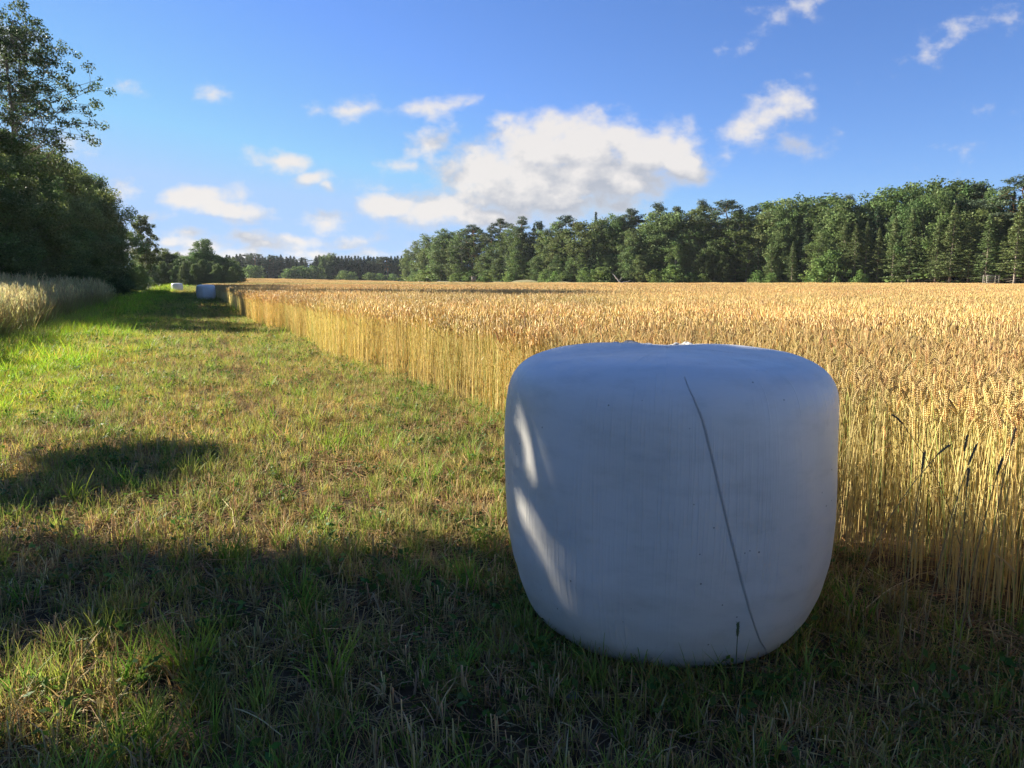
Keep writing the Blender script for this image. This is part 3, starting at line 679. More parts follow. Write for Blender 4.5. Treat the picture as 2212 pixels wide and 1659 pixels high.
def crumple(seed, n=16, size=.06):
    r = np.random.default_rng(seed); g = Geo(); k = 9
    a_, b_ = np.meshgrid(np.linspace(-1, 1, n), np.linspace(-1, 1, k), indexing='ij')
    z = np.abs(noise2(a_ * 3.1 + seed, b_ * 2.2, 61)) * .5 + .25 * np.sin(a_ * 9 + b_ * 3) * (1 - a_ ** 2)
    V = np.stack([a_ * 1.9 + r.normal(0, .06, a_.shape), b_ * .45 + r.normal(0, .05, a_.shape), np.clip(z, 0, 1) * (1 - b_ ** 2 * .8) * (1 - a_ ** 2 * .7)], -1).reshape(-1, 3) * size
    i, j = np.meshgrid(np.arange(n - 1), np.arange(k - 1), indexing='ij'); q = i * k + j
    g.add(V, np.stack([q, q + k, q + k + 1, q + 1], -1).reshape(-1, 4), (.7, .7, .7)); me = g.mesh('film_tail', M_film, True); me.uv_layers.new(name='UVMap'); return me
tail_me = crumple(5)
def bale(loc, rz, sc, label):
    root = tag(link('wrapped_bale', bale_me, None, loc, rz, sc), label, 'hay bale', 'white wrapped bales standing on the mown strip')
    link('film_edge', seam_me, root); link('film_tail', tail_me, root, (-.10, .40, 1.135), .15, (1, 1, .8))
    t2 = link('film_tail', tail_me, root, (.16, .36, 1.135), -.1, .7)
    return root
bale((BC[0], BC[1], -.012), 0, 1, 'big white plastic-wrapped round bale in the foreground, standing on end')
bale((*on_z(206.5, 300.5)[:2], 0), .8, (.97, .97, 1.0), 'second nearest wrapped bale, lit on one side, at the wheat edge down the strip')
bale((*on_z(177.5, 292.5)[:2], 0), 2.1, 1.0, 'small distant wrapped bale beyond the second one on the shaded strip')
bale((*on_z(184.5, 287.0)[:2], .1), 3.0, 1.0, 'farthest wrapped bale, only its white top showing above the far grass')

# ------------------------------------------------------------------ trees
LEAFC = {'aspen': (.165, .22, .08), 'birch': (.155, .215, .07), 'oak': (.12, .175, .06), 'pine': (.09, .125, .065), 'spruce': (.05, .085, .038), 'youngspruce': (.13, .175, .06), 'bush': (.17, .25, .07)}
def broadleaf(seed, H, Rr, base, n, leaf, col, profile='oval', bark=(.16, .14, .11), limbs=22, clump=.9, dens=1.0, lean=0.0, lumps=0.3, rtop=.12):
    r = np.random.default_rng(seed); gt, gc = Geo(), Geo()
    tr = max(.06, H * .013)
    top = np.array([lean * H + r.normal(0, .02) * H, r.normal(0, .02) * H, H * .9])
    spine = limb(gt, (0, 0, -.15), top, tr, tr * .18, bark, r, 8, 7, .012)
    def at(f):
        q = np.clip(f / .9, 0, 1) * 8; i_ = min(int(q), 7); return spine[i_] * (1 - (q - i_)) + spine[i_ + 1] * (q - i_)
    f0 = base
    def rad_(f):
        t = np.clip((f - f0) / (1 - f0), 0, 1)
        if profile == 'oval': return np.sin(np.pi * t ** .85) ** .7 * .97 + .03
        if profile == 'dome': return (1 - t ** 2.6) ** .55 * (.55 + .45 * min(t * 4, 1))
        if profile == 'column': return (min(t * 5, 1) * .85 + .1) * (1 - t ** 4) ** .6
        if profile == 'tallcrown': return np.interp(t, [0, .12, .35, .6, .85, 1], [.6, .85, .95, .75, .5, .15])
        if profile == 'shrub': return (1 - t ** 2.0) ** .6
        return np.sin(np.pi * min(.15 + t * .85, 1)) ** .6
    centers, rads = [], []
    for k in range(limbs):
        f = f0 + (1 - f0) * ((k + r.random()) / limbs) ** .9 * .97
        az = k * 2.4 + r.normal(0, .35); L = Rr * rad_(f) * r.uniform(1 - lumps, 1.08)
        p0 = at(max(f - .12, f0 * .6) * .98); hp = at(min(f, .9))
        p1 = np.array([hp[0] + math.cos(az) * L, hp[1] + math.sin(az) * L, f * H + L * .10 * r.normal(.4, 1)])
        pts_ = limb(gt, p0, p1, tr * .35 * (1.1 - f), tr * .05, bark, r, 4, 4, .05)
        nsub = 3 + int(L > Rr * .5) * 2 + (4 if profile == 'tallcrown' else 0)
        for q in range(nsub):
            b0 = pts_[r.integers(1, 5)]; e = b0 + r.normal(0, 1, 3) * np.array([1, 1, .8]) * L * .28 + np.array([math.cos(az), math.sin(az), .3]) * L * .1
            limb(gt, b0, e, tr * .1, tr * .03, bark, r, 2, 3, .05)
            centers.append(e); rads.append(clump * r.uniform(.55, 1.15))
        centers.append(pts_[-1]); rads.append(clump * r.uniform(.7, 1.2))
    for q in range(3): centers.append(at(.9) + r.normal(0, .3, 3) * Rr * .3 + [0, 0, (H * .06) * q / 2]); rads.append(clump * .6)
    centers = np.array(centers); rads = np.array(rads); w_ = rads ** 2.2; w_ /= w_.sum()
    k = r.choice(len(centers), n, p=w_)
    off_ = r.normal(0, 1, (n, 3)); off_ /= np.linalg.norm(off_, axis=1, keepdims=True); off_ *= (r.random(n) ** .45)[:, None]
    p = centers[k] + off_ * rads[k][:, None] * np.array([1, 1, .72])
    p += r.normal(0, .25, (n, 3)) * leaf
    cv = cvar(col, len(centers), .12, r)[k] * (1 + r.normal(0, .16, (n, 1)))
    outw = off_ * .9 + np.array([0, 0, .5])
    keep = p[:, 2] > .08
    leaves(gc, p[keep], np.full(keep.sum(), leaf), np.clip(cv[keep], .005, .6), r, up=outw[keep], aspect=.75)
    return gt.mesh('tree_wood', M_bark, True), gc.mesh('tree_leaves', M_leaf)
def spruce(seed, H, Rr, base, col, n_mul=1.0, bark=(.17, .13, .10), step=.42, bare=False):
    r = np.random.default_rng(seed); gt, gc = Geo(), Geo(); tr = H * .0105
    limb(gt, (0, 0, -.15), (0, 0, H), tr, .02, bark, r, 6, 6, .002)
    z = H * .05
    while z < H * .99:
        f = z / H; t = (f - base) / (1 - base)
        if t < 0:
            for k in range(4):                             # dead lower twigs
                az = r.uniform(0, 6.28); L = Rr * r.uniform(.3, .75)
                limb(gt, (0, 0, z), (math.cos(az) * L, math.sin(az) * L, z - .1 * L), tr * .14, tr * .04, (.22, .19, .15), r, 2, 3, .04)
            z += step; continue
        nb = 7 if f < .85 else 5
        for k in range(nb):
            az = r.uniform(0, 6.28); L = max(Rr * (1 - t) ** .82 * r.uniform(.62, 1.12) * min(1, .6 + t * 3), .12)
            n_ = max(int((6 + L * 11) * n_mul), 4); q = r.uniform(.08, 1, n_) ** .75
            dz = -.30 * q * L + .16 * q ** 2.4 * L + (.25 * L if f > .8 else 0) * q
            wd = (.10 + .20 * L * (1 - q)) * r.normal(0, 1, n_)
            c_ = np.stack([math.cos(az) * q * L - math.sin(az) * wd, math.sin(az) * q * L + math.cos(az) * wd, z + dz - np.abs(r.normal(0, .10, n_))], 1)
            dr = np.array([math.cos(az), math.sin(az), -.35])
            leaves(gc, c_, np.full(n_, .38 if H > 8 else .24), cvar(col, n_, .2, r), r, up=np.array([0, 0, .6]), aspect=.33, droop=np.repeat(dr[None], n_, 0) * 1.3)
            if k < 3: limb(gt, (0, 0, z), (math.cos(az) * L * .8, math.sin(az) * L * .8, z - .2 * L), tr * .16, tr * .04, bark, r, 2, 3, .02)
        z += step * (.55 + .6 * (1 - t)) * r.uniform(.8, 1.2)
    return gt.mesh('tree_wood', M_bark, True), gc.mesh('tree_leaves', M_needle)
def pine(seed, H, Rr, base, n=5200, col=LEAFC['pine']):
    r = np.random.default_rng(seed); gt, gc = Geo(), Geo(); tr = H * .012
    ln = r.normal(0, .03); sp = limb(gt, (0, 0, -.15), (ln * H, 0, H * .45), tr, tr * .7, (.17, .13, .10), r, 5, 7, .008)
    sp2 = limb(gt, sp[-1], (ln * H * 1.6 + r.normal(0, .3), r.normal(0, .3), H * .95), tr * .7, tr * .2, (.36, .19, .09), r, 5, 7, .02)
    cs, rs = [], []
    nl = 17
    for k in range(nl):
        f = base + (1 - base) * (k / nl) * .96; t = k / nl; az = k * 2.4 + r.normal(0, .4)
        L = Rr * (.65 + .45 * math.sin(math.pi * min(t * 1.05 + .1, 1))) * r.uniform(.6, 1.1) * (1 if t < .8 else .6)
        i_ = min(int((f - .45) / .5 * 5), 4) if f > .45 else 0
        p0 = sp2[max(i_, 0)] if f > .45 else sp[min(int(f / .45 * 5), 5)]
        p1 = np.array([p0[0] + math.cos(az) * L, p0[1] + math.sin(az) * L, f * H + L * .22])
        ps = limb(gt, p0, p1, tr * .28, tr * .08, (.30, .17, .09), r, 4, 4, .06)
        for q in range(4):
            c_ = ps[-1 - q // 2] + r.normal(0, 1, 3) * np.array([.32, .32, .16]) * L * .7; cs.append(c_); rs.append(r.uniform(.5, 1.0) * Rr * .36)
            limb(gt, ps[-2], c_, tr * .08, tr * .03, (.30, .17, .09), r, 2, 3, .03)
    cs.append(sp2[-1] + [0, 0, H * .02]); rs.append(Rr * .35)
    cs, rs = np.array(cs), np.array(rs); w_ = rs ** 2; w_ /= w_.sum(); k = r.choice(len(cs), n, p=w_)
    o_ = r.normal(0, 1, (n, 3)); o_ /= np.linalg.norm(o_, axis=1, keepdims=True); o_ *= (r.random(n) ** .4)[:, None]
    p = cs[k] + o_ * rs[k][:, None] * np.array([1, 1, .5])
    leaves(gc, p, np.full(n, .36), cvar(col, len(cs), .12, r)[k] * (1 + r.normal(0, .16, (n, 1))), r, up=o_ + np.array([0, 0, .7]), aspect=.4)
    return gt.mesh('tree_wood', M_bark, True), gc.mesh('tree_leaves', M_needle)

def place_tree(name, meshes, x, y, H, H0, rz=None, fat=1.0):
    root = bpy.data.objects.new(name, None); COL.objects.link(root); root.empty_display_size = .5
    k = H / H0; root.location = (x, y, float(ground_z(x, y)) - .05); root.rotation_euler = (0, 0, random.uniform(0, 6.28) if rz is None else rz)
    root.scale = (k * fat, k * fat, k)
    link('trunk', meshes[0], root); link('crown', meshes[1], root)
    return root
def at_px(px, depth): return (px - 512) / FPX * depth / 1.01, depth
def h_for(row, depth): return CAM_H + (281.3 - row) / FPX * depth / 1.01

# prototypes (all about 20 m unless noted)
V_ = {
 'aspen': [broadleaf(400 + k, 20, 3.4, .16, 7500, .42, LEAFC['aspen'], 'column', (.20, .20, .16), 34, 1.35) for k in range(4)],
 'birch': [broadleaf(410 + k, 20, 3.6, .22, 6500, .38, LEAFC['birch'], 'oval', (.40, .38, .34), 32, 1.15) for k in range(3)],
 'oak': [broadleaf(420 + k, 20, 6.2, .12, 13000, .46, LEAFC['oak'], 'dome', (.15, .13, .10), 44, 1.5) for k in range(3)],
 'pine': [pine(430 + k, 20, 3.1, (.50, .42, .58, .35)[k]) for k in range(4)],
 'spruce': [spruce(440 + k, 20, 3.0, (.10, .04, .14)[k], LEAFC['spruce'], 1.0) for k in range(3)],
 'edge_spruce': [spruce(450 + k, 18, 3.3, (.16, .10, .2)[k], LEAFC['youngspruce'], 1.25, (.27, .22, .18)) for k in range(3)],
 'bush': [broadleaf(460 + k, 4, 1.7, .03, 1700, .28, LEAFC['bush'], 'shrub', (.2, .17, .12), 16, .55) for k in range(3)],
}
H0 = dict(aspen=20, birch=20, oak=20, pine=20, spruce=20, edge_spruce=18, bush=4)
TREES = []                                            # (region, kind, px, object)
NAME = dict(aspen='aspen_tree', birch='birch_tree', oak='broadleaf_tree', pine='pine_tree', spruce='spruce_tree', edge_spruce='spruce_tree', bush='bush')
def tree(region, kind, px, depth, row, fat=1.0, hmul=1.0):
    x, y = at_px(px, depth); H = h_for(row, depth) * hmul
    o = place_tree(NAME[kind], random.choice(V_[kind]), x, y, H, H0[kind], fat=fat * random.uniform(1.1, 1.38)); TREES.append((region, kind, px, o)); return o

SKYL = [(405,252),(415,243),(430,233),(444,228),(458,232),(468,228),(480,224),(492,226),(502,219),(512,226),(523,217),(535,225),(545,220),(556,224),(566,216),(575,220),(585,221),(595,213),(603,219),(611,214),(622,219),(630,209),(640,216),(650,216),(660,210),(669,202),(680,210),(692,210),(700,212),(711,200),(725,201),(741,210),(754,203),(765,206),(782,197),(800,197),(814,195),(830,198),(840,201),(855,194),(866,196),(880,190),(906,185),(925,185),(942,181),(959,184),(972,190),(985,190),(994,181),(1003,198),(1015,177),(1030,176),(1060,172),(1120,168),(1250,160)]
SPX, SRO = [q[0] for q in SKYL], [q[1] for q in SKYL]
def sky_row(px): return float(np.interp(px, SPX, SRO))
def rdepth(px): return float(np.interp(px, [q[0] for q in RWOOD], [q[1] for q in RWOOD]))
# skyline trees of the right wood
for px, kind, extra, fat in ((407,'birch',2,.8),(416,'birch',4,.8),(428,'aspen',3,1),(441,'aspen',0,1.15),(452,'aspen',6,1),(462,'birch',2,1.1),(474,'pine',10,1),(481,'pine',5,1.1),(491,'pine',8,1),(502,'pine',12,1),(512,'birch',8,1),(523,'pine',6,1),
        (534,'spruce',14,1),(541,'spruce',8,.9),(548,'pine',12,1),(558,'birch',10,1.1),(566,'pine',12,1.1),(573,'pine',16,1),(584,'aspen',6,1.3),(595,'spruce',12,.9),(601,'aspen',8,1.2),(612,'oak',8,.6),(622,'birch',12,1),(630,'pine',12,.9),
        (641,'pine',16,1),(650,'pine',14,1),(660,'aspen',8,1.2),(669,'pine',10,1.1),(676,'pine',14,1),(688,'aspen',8,1.1),(694,'pine',12,1),(704,'birch',12,1),(711,'pine',12,1),(724,'pine',9,1.2),(739,'aspen',10,1),(754,'pine',12,1.1),
        (768,'birch',10,1.2),(784,'aspen',10,1.3),(801,'oak',12,.7),(817,'aspen',10,1.3),(832,'birch',9,1.2),(845,'aspen',8,1.1),(857,'pine',14,.9),(868,'oak',12,.75),(886,'oak',12,.8),(907,'oak',12,.85),(926,'oak',16,.7),(943,'oak',13,.95),(958,'oak',15,.8),
        (973,'pine',18,.9),(985,'oak',10,.6),(994,'pine',13,1.35),(1006,'spruce',18,1),(1017,'pine',8,1.3),(1034,'pine',10,1.2),(1056,'aspen',10,1.2),(1085,'oak',10,.8),(1120,'pine',10,1.1),(1160,'oak',10,.8),(1210,'birch',10,1)):
    tree('skyline', kind, px, rdepth(px) + extra, sky_row(px) + (1.5 if kind in ('oak','aspen') else 0), fat)
# second rank, lower
kinds = ['aspen', 'birch', 'oak', 'spruce', 'aspen', 'pine']
px = 409.0; k = 0
while px < 1130:
    row = sky_row(px); frac = random.uniform(.68, .9)
    kd = random.choice(['aspen', 'birch', 'aspen', 'pine']) if px < 480 else (random.choice(['oak', 'oak', 'aspen', 'spruce']) if 760 < px < 960 else random.choice(['aspen', 'birch', 'spruce', 'spruce', 'oak']))
    if px > 960: kd = random.choice(['edge_spruce', 'spruce', 'aspen'])
    tree('middle', kd, px, rdepth(px) + 6 + random.uniform(-1.5, 2), 281 - (281 - row) * frac, .62 if kd == 'oak' else 1.0)
    px += random.uniform(7.5, 11.5) * (1 + max(px - 700, 0) / 700); k += 1
# edge rank: bushy young trees and the lit spruces at the right end
px = 408.0
while px < 1110:
    row = sky_row(px); frac = random.uniform(.34, .62)
    if px > 838: kd, frac = 'edge_spruce', random.uniform(.5, .78)
    elif px < 500: kd = random.choice(['birch', 'aspen', 'bush'])
    else: kd = random.choice(['birch', 'spruce', 'edge_spruce', 'aspen', 'oak'])
    if kd == 'bush': frac = .2
    tree('edge', kd, px, rdepth(px) + random.uniform(0, 3), 281 - (281 - row) * frac, .7 if kd == 'oak' else (1.15 if kd == 'spruce' else 1.05))
    px += random.uniform(8, 13) * (1 + max(px - 700, 0) / 600)
for px, hm in ((412, .14), (455, .14), (509, .17), (545, .18), (555, .16), (562, .14), (585, .22), (593, .17), (600, .21), (606, .18), (655, .16), (662, .12), (672, .2), (680, .14), (690, .12), (702, .1), (757, .13), (771, .1), (829, .36), (822, .26), (860, .12), (813, .13)):
    x, d_ = 0, rdepth(px) - 3; row = 281 - (281 - sky_row(px)) * hm
    tree('bushes', 'bush', px, d_, row, 1.0 if hm < .3 else .6)
# dark fill behind, so that no daylight shows through the trunks
px = 412.0
while px < 1130:
    tree('inner', random.choice(['spruce', 'spruce', 'oak']), px, rdepth(px) + 16 + random.uniform(0, 4), 281 - (281 - sky_row(px)) * random.uniform(.62, .8), 1.15)
    px += 13 * (1 + max(px - 700, 0) / 700)
px = 410.0
while px < 1130:                                      # undergrowth among the trunks
    tree('under', 'bush', px, rdepth(px) + 9 + random.uniform(0, 3), 281 - (281 - sky_row(px)) * random.uniform(.2, .3), 1.9)
    px += 11 * (1 + max(px - 700, 0) / 700)
# far spruce row
FSKY = [(236,259),(251,258),(260,259),(269,259),(287,259),(303,261),(312,265),(318,259),(325,257),(334,257),(345,259),(360,258.6),(376,258),(401,258),(410,258)]
px = 228.0
while px < 412:
    row = float(np.interp(px, [q[0] for q in FSKY], [q[1] for q in FSKY])) + random.uniform(-1.2, 1.6)
    if 309 < px < 316: row += 4
    kd = 'spruce' if random.random() < .86 else 'pine'
    if 319 < px < 336 and random.random() < .6: kd = 'oak'
    tree('far', kd, px, 452 + random.uniform(-6, 10), row - .8, 2.1 if kd != 'oak' else .6)
    px += random.uniform(2.4, 4.2)
px = 230.0
while px < 412:
    tree('far_back', 'spruce', px, 470, float(np.interp(px, [q[0] for q in FSKY], [q[1] for q in FSKY])) + 1.5, 3.0); px += 4.5
for px, r_ in ((252, 270), (257, 271), (288, 273), (295, 271), (301, 270), (307, 271), (313, 270), (319, 272), (344, 274), (351, 275), (370, 275), (380, 276), (392, 276)):
    tree('far_bush', 'bush', px, 430, r_ - 1.5, 1.1)

# left wood: dense leafy trees down to the ground, nearer so with finer leaves
near = [broadleaf(500 + k, 9, 2.7, .02, 52000, .13, (.13, .18, .06), 'dome', (.16, .14, .11), 46, .78, lumps=.35) for k in range(4)]
near_pale = [broadleaf(510 + k, 9, 2.5, .04, 40000, .13, (.17, .225, .07), 'oval', (.16, .14, .11), 40, .7, lumps=.35) for k in range(2)]
LSK = [(-120,128),(-40,128),(0,131),(19,139),(35,147),(58,155),(64,166),(77,166),(89,174),(102,184),(116,202),(121,214),(129,236),(134,250)]
def lrow(px): return float(np.interp(px, [q[0] for q in LSK], [q[1] for q in LSK]))
def ldepth(px, s=-8.0):
    k = (px - 512) / FPX; return s / (.908 * k + .399)
def ltree(px, s, frac=1.0, var=near, fat=1.0, region='left'):
    px0 = px; px = px - max(px - 20, 0) * .19
    d = ldepth(px, s); x, y = at_px(px, d); H = h_for(281 - (281 - lrow(px)) * frac, d)
    o = place_tree('broadleaf_tree', random.choice(var), x, y, H, 9, fat=fat); TREES.append((region, 'leafy', px, o)); return o
for px, s, fr, v, fat in ((-20,-9.5,.98,near_pale,1.0),(12,-10,.97,near,1.0),(36,-10.5,.96,near_pale,1.0),(58,-10,.98,near,1.0),(74,-10,1.0,near_pale,.8),(88,-10,.98,near,.95),(101,-10,.98,near,.9),(112,-9.5,.99,near,.9),(120,-9,.93,near,.8),
                     (-8,-8,.66,near,1.0),(18,-8.2,.7,near,1.05),(42,-8.2,.68,near,1.05),(64,-8.2,.7,near,1.05),(82,-8.2,.72,near,1.0),(97,-8.2,.7,near,1.0),(109,-8.2,.75,near,1.0),(119,-8.2,.72,near,.9)):
    ltree(px, s, fr, v, fat)
# tall open tree above the left wood
tall = broadleaf(530, 16, 4.2, .55, 30000, .12, (.11, .15, .06), 'tallcrown', (.17, .15, .13), 64, .40, lumps=.42, lean=.0)
d = 46; x, y = at_px(28, d)
tall_tree = place_tree('broadleaf_tree', tall, x, y, h_for(17, d), 16.3, rz=2.2)
tag(tall_tree, 'tall open-branched tree rising far above the dense left wood', 'tree')
# slender tree beyond, and the thicket where the strip bends
slim = broadleaf(531, 13, 2.7, .25, 12000, .24, (.10, .135, .045), 'oval', (.2, .19, .16), 26, .62, lumps=.5)
x, y = at_px(148, 138); tag(place_tree('broadleaf_tree', slim, x, y, h_for(217, 140), 13.2, rz=.6), 'slender pale tree standing alone past the end of the left wood', 'tree')
LF = [(136,256),(141,254),(146,250),(151,252),(157,256),(161,252),(165,250),(170,254),(174,255),(179,253),(184,257),(188,257),(193,254),(198,254),(206,240),(202,252),(211,253),(216,256),(221,258),(226,257),(231,259),(235,264)]
for px, row in LF:
    v = V_['oak'] if px == 206 else V_[random.choice(['oak', 'aspen', 'birch', 'spruce'])]; d = 190 + random.uniform(-4, 6); x, y = at_px(px, d)
    o = place_tree('broadleaf_tree', random.choice(v), x, y, h_for(row, d), 20, fat=1.5 if px != 206 else 1.0); TREES.append(('bend', 'leafy', px, o))
for px, row in ((145,266),(154,266),(163,264),(171,266),(177,268),(186,264),(195,266),(203,262),(211,264),(218,266),(225,268),(232,269)):
    d = 178 + random.uniform(-3, 3); x, y = at_px(px, d); o = place_tree('bush', random.choice(near), x, y, h_for(row - 2, d), 9, fat=.8); TREES.append(('bendbush', 'bush', px, o))
# low shrubs under the left wood's edge
for px, s, row in ((70, -6.6, 262), (118, -6.5, 266), (128, -6.2, 268), (138, -6.4, 266)):
    d = ldepth(px, s); x, y = at_px(px, d); o = place_tree('bush', random.choice(near), x, y, h_for(row, d), 9, fat=1.3); TREES.append(('leftbush', 'bush', px, o))

# shade trees just left of the view (they throw the dappled shade over the strip and the bale)
TANE = math.tan(R(SUN_EL)); QV = np.array([-SUNH[1], SUNH[0]]) * -1  # perpendicular, pointing right/forward
DSH = 22.0
def qh(p): return float(p[0] * QV[0] + p[1] * QV[1]), (DSH - float(p[0] * SUNH[0] + p[1] * SUNH[1])) * TANE + float(p[2])
GAPS = []
def gap(pa, pb, w): GAPS.append((np.array(qh(hit_bale(pa[0] / 2.16, pa[1] / 2.16))), np.array(qh(hit_bale(pb[0] / 2.16, pb[1] / 2.16))), w))
gap((1124, 900), (1148, 995), .016); gap((1128, 1100), (1165, 1160), .001); gap((1198, 1205), (1262, 1320), .024); gap((1262, 1320), (1335, 1395), .016)
def shade_tree(seed, ells, n, label, trunk_q, Ht, DSH=22.0, leaf=.15, keepout=()):
    """crown lobes given as (q, h, rq, rh, depth) across and up the sun's line of sight"""
    r = np.random.default_rng(seed); gt, gc = Geo(), Geo()
    base = np.array([SUNH[0] * DSH + QV[0] * trunk_q, SUNH[1] * DSH + QV[1] * trunk_q, 0.0])
    limb(gt, (0, 0, -.1), (0, 0, Ht * .8), .14 if leaf > .1 else .03, .04 if leaf > .1 else .01, (.16, .14, .11), r, 6, 7, .01)
    vol = np.array([e[2] * e[3] for e in ells]); k = r.choice(len(ells), n, p=vol / vol.sum()); E = np.array(ells)[k]
    o_ = r.normal(0, 1, (n, 3)); o_ /= np.linalg.norm(o_, axis=1, keepdims=True); o_ *= (r.random(n) ** .38)[:, None]
    q = E[:, 0] + o_[:, 0] * E[:, 2]; h = E[:, 1] + o_[:, 1] * E[:, 3]; dd = o_[:, 2] * E[:, 4]
    keep = np.ones(n, bool); dz_ = (22.0 - DSH) * TANE
    for a_, b_, w_ in keepout:
        ab = b_ - a_; P_ = np.stack([q, h], 1); t = np.clip(((P_ - a_) @ ab) / (ab @ ab + 1e-9), 0, 1)
        keep &= np.linalg.norm(P_ - (a_ + t[:, None] * ab), axis=1) > w_ + leaf * .5
    hz = h - dz_ + dd * TANE                               # depth along the sun's ray keeps the same shadow
    keep &= (noise2(q * 1.3 + 3, h * 1.6, 71) > .10) & (hz > .4)
    if leaf > .1: keep &= (noise2(q * 2.3 + 1, h * 2.9, 72) > .26) | (np.hypot(q - 2.9, h - 9.6) < 1.25)
    P3 = np.stack([SUNH[0] * (DSH + dd) + QV[0] * q, SUNH[1] * (DSH + dd) + QV[1] * q, hz], 1)[keep] - base
    leaves(gc, P3, np.full(len(P3), leaf), cvar((.10, .15, .045), len(P3), .2, r), r, aspect=.75)
    for e in ells:
        c_ = np.array([QV[0] * (e[0] - trunk_q), QV[1] * (e[0] - trunk_q), e[1] - dz_])
        for j in range(5):
            limb(gt, (0, 0, max(e[1] - dz_ - (1.8 if leaf > .1 else .5), .8)), c_ + r.normal(0, .5, 3) * np.array([e[2], e[2], e[3]]), .05, .012, (.16, .14, .11), r, 4, 4, .04)
    root = bpy.data.objects.new('broadleaf_tree', None); COL.objects.link(root); root.location = base
    link('trunk', gt.mesh('tree_wood', M_bark, True), root); link('crown', gc.mesh('tree_leaves', M_leaf), root)
    return tag(root, label, 'tree', 'shade trees beside the mown strip')
shade_tree(600, [(-1.6, 9.6, 5.3, 2.9, 2.2), (3.65, 9.5, .62, .42, .8), (3.2, 7.2, 1.15, .40, .6), (1.6, 6.3, .8, .3, .6)], 90000, 'broad leafy tree beside the strip that shades the foreground stubble', -1.2, 12.5,
           keepout=[(np.array([2.56, 9.1]), np.array([2.56, 9.55]), .10), (np.array([3.5, 10.22]), np.array([4.0, 10.35]), .2)])
shade_tree(601, [(2.42, 9.35, .42, .66, .45), (2.3, 8.9, .35, .35, .35)], 5200, 'unseen sapling added so its thin crown dapples the side of the big bale', 2.1, 3.8, DSH=8.0, leaf=.07, keepout=[(a_, b_, w_ + .026) for a_, b_, w_ in GAPS])  # added nearer caster, leaf gaps cut to let sun streaks onto the bale
for k, (s, t, hh) in enumerate(((-13, 38.0, 9.8), (-13.4, 41.8, 10.2), (-12.2, 47, 9.5))):
    x, y = st2xy(s, t); o = place_tree('broadleaf_tree', near_pale[k % 2] if k < 2 else near[0], x, y, hh, 9, fat=.6 if k < 2 else .9)
    tag(o, ('narrow leafy tree at the open end of the left wood', 'second narrow tree at the open end of the left wood', 'first dense tree where the left wood closes')[k], 'tree')

for k, (s, t, H) in enumerate(((-30, 6, 9), (-31, 13, 10), (-29, 20, 9), (-32, 27, 10.5), (-30, 34, 10), (-31, 41, 11))):  # unseen row added to block the bright low sky left of the bale
    x, y = st2xy(s, t); o = place_tree('broadleaf_tree', near[k % 4], x, y, H, 9, fat=1.25); TREES.append(('side', 'leafy', x, o))
# unseen wood added behind the viewpoint: it keeps the low sky off the foreground
for k, (x, y, H) in enumerate(((-19, -14, 9), (-12, -19, 9), (-4, -21, 8), (5, -21, 9), (13, -19, 9), (-22, -6, 10))):
    o = place_tree('broadleaf_tree', near[k % 4], x, y, H, 9, fat=.95); TREES.append(('back', 'leafy', x, o))

# ------------------------------------------------------------------ small things
def stalk(name, p, H, az, lean, bend, head, headw, colr, hcol, label, cat, grp=None):
    gs, gh = Geo(), Geo(); one = np.array([1.0])
    tip, d = tubes(gs, np.zeros((1, 3)), one * az, one * H, .0022, .0015, one * lean, one * bend, 6, 5, np.array([colr]), np.array([colr]))
    n_ = 7; tubes(gh, tip, one * az, one * head, headw, headw, one * (lean + bend), one * bend * .6, n_, 7, np.array([hcol]), np.array([hcol]), prof=[.5] + [1 + .12 * ((j * 7) % 3 - 1) for j in range(n_ - 1)] + [.25])
    k = 90; r_ = np.random.default_rng(int(abs(p[0] * 1000)) + 1); q = r_.random(k); th_ = lean + bend; dv = np.array([math.sin(th_) * math.cos(az), math.sin(th_) * math.sin(az), math.cos(th_)])
    a_ = r_.uniform(0, 6.28, k); side = np.stack([np.cos(a_), np.sin(a_), 0 * a_], 1)
    c_ = tip + dv * (q * head)[:, None] + side * headw * .95
    blades(gh, c_, a_, np.full(k, headw * 1.1), np.full(k, headw * .35), np.full(k, .5), np.full(k, .2), 1, cvar(hcol, k, .2, r_), cvar(hcol, k, .25, r_) * 1.2, r_)
    root = bpy.data.objects.new(name, None); COL.objects.link(root); root.location = p
    link('stem', gs.mesh('stem', M_dry), root); link('seed_head', gh.mesh('seed_head', M_dry), root)
    return tag(root, label, cat, grp)
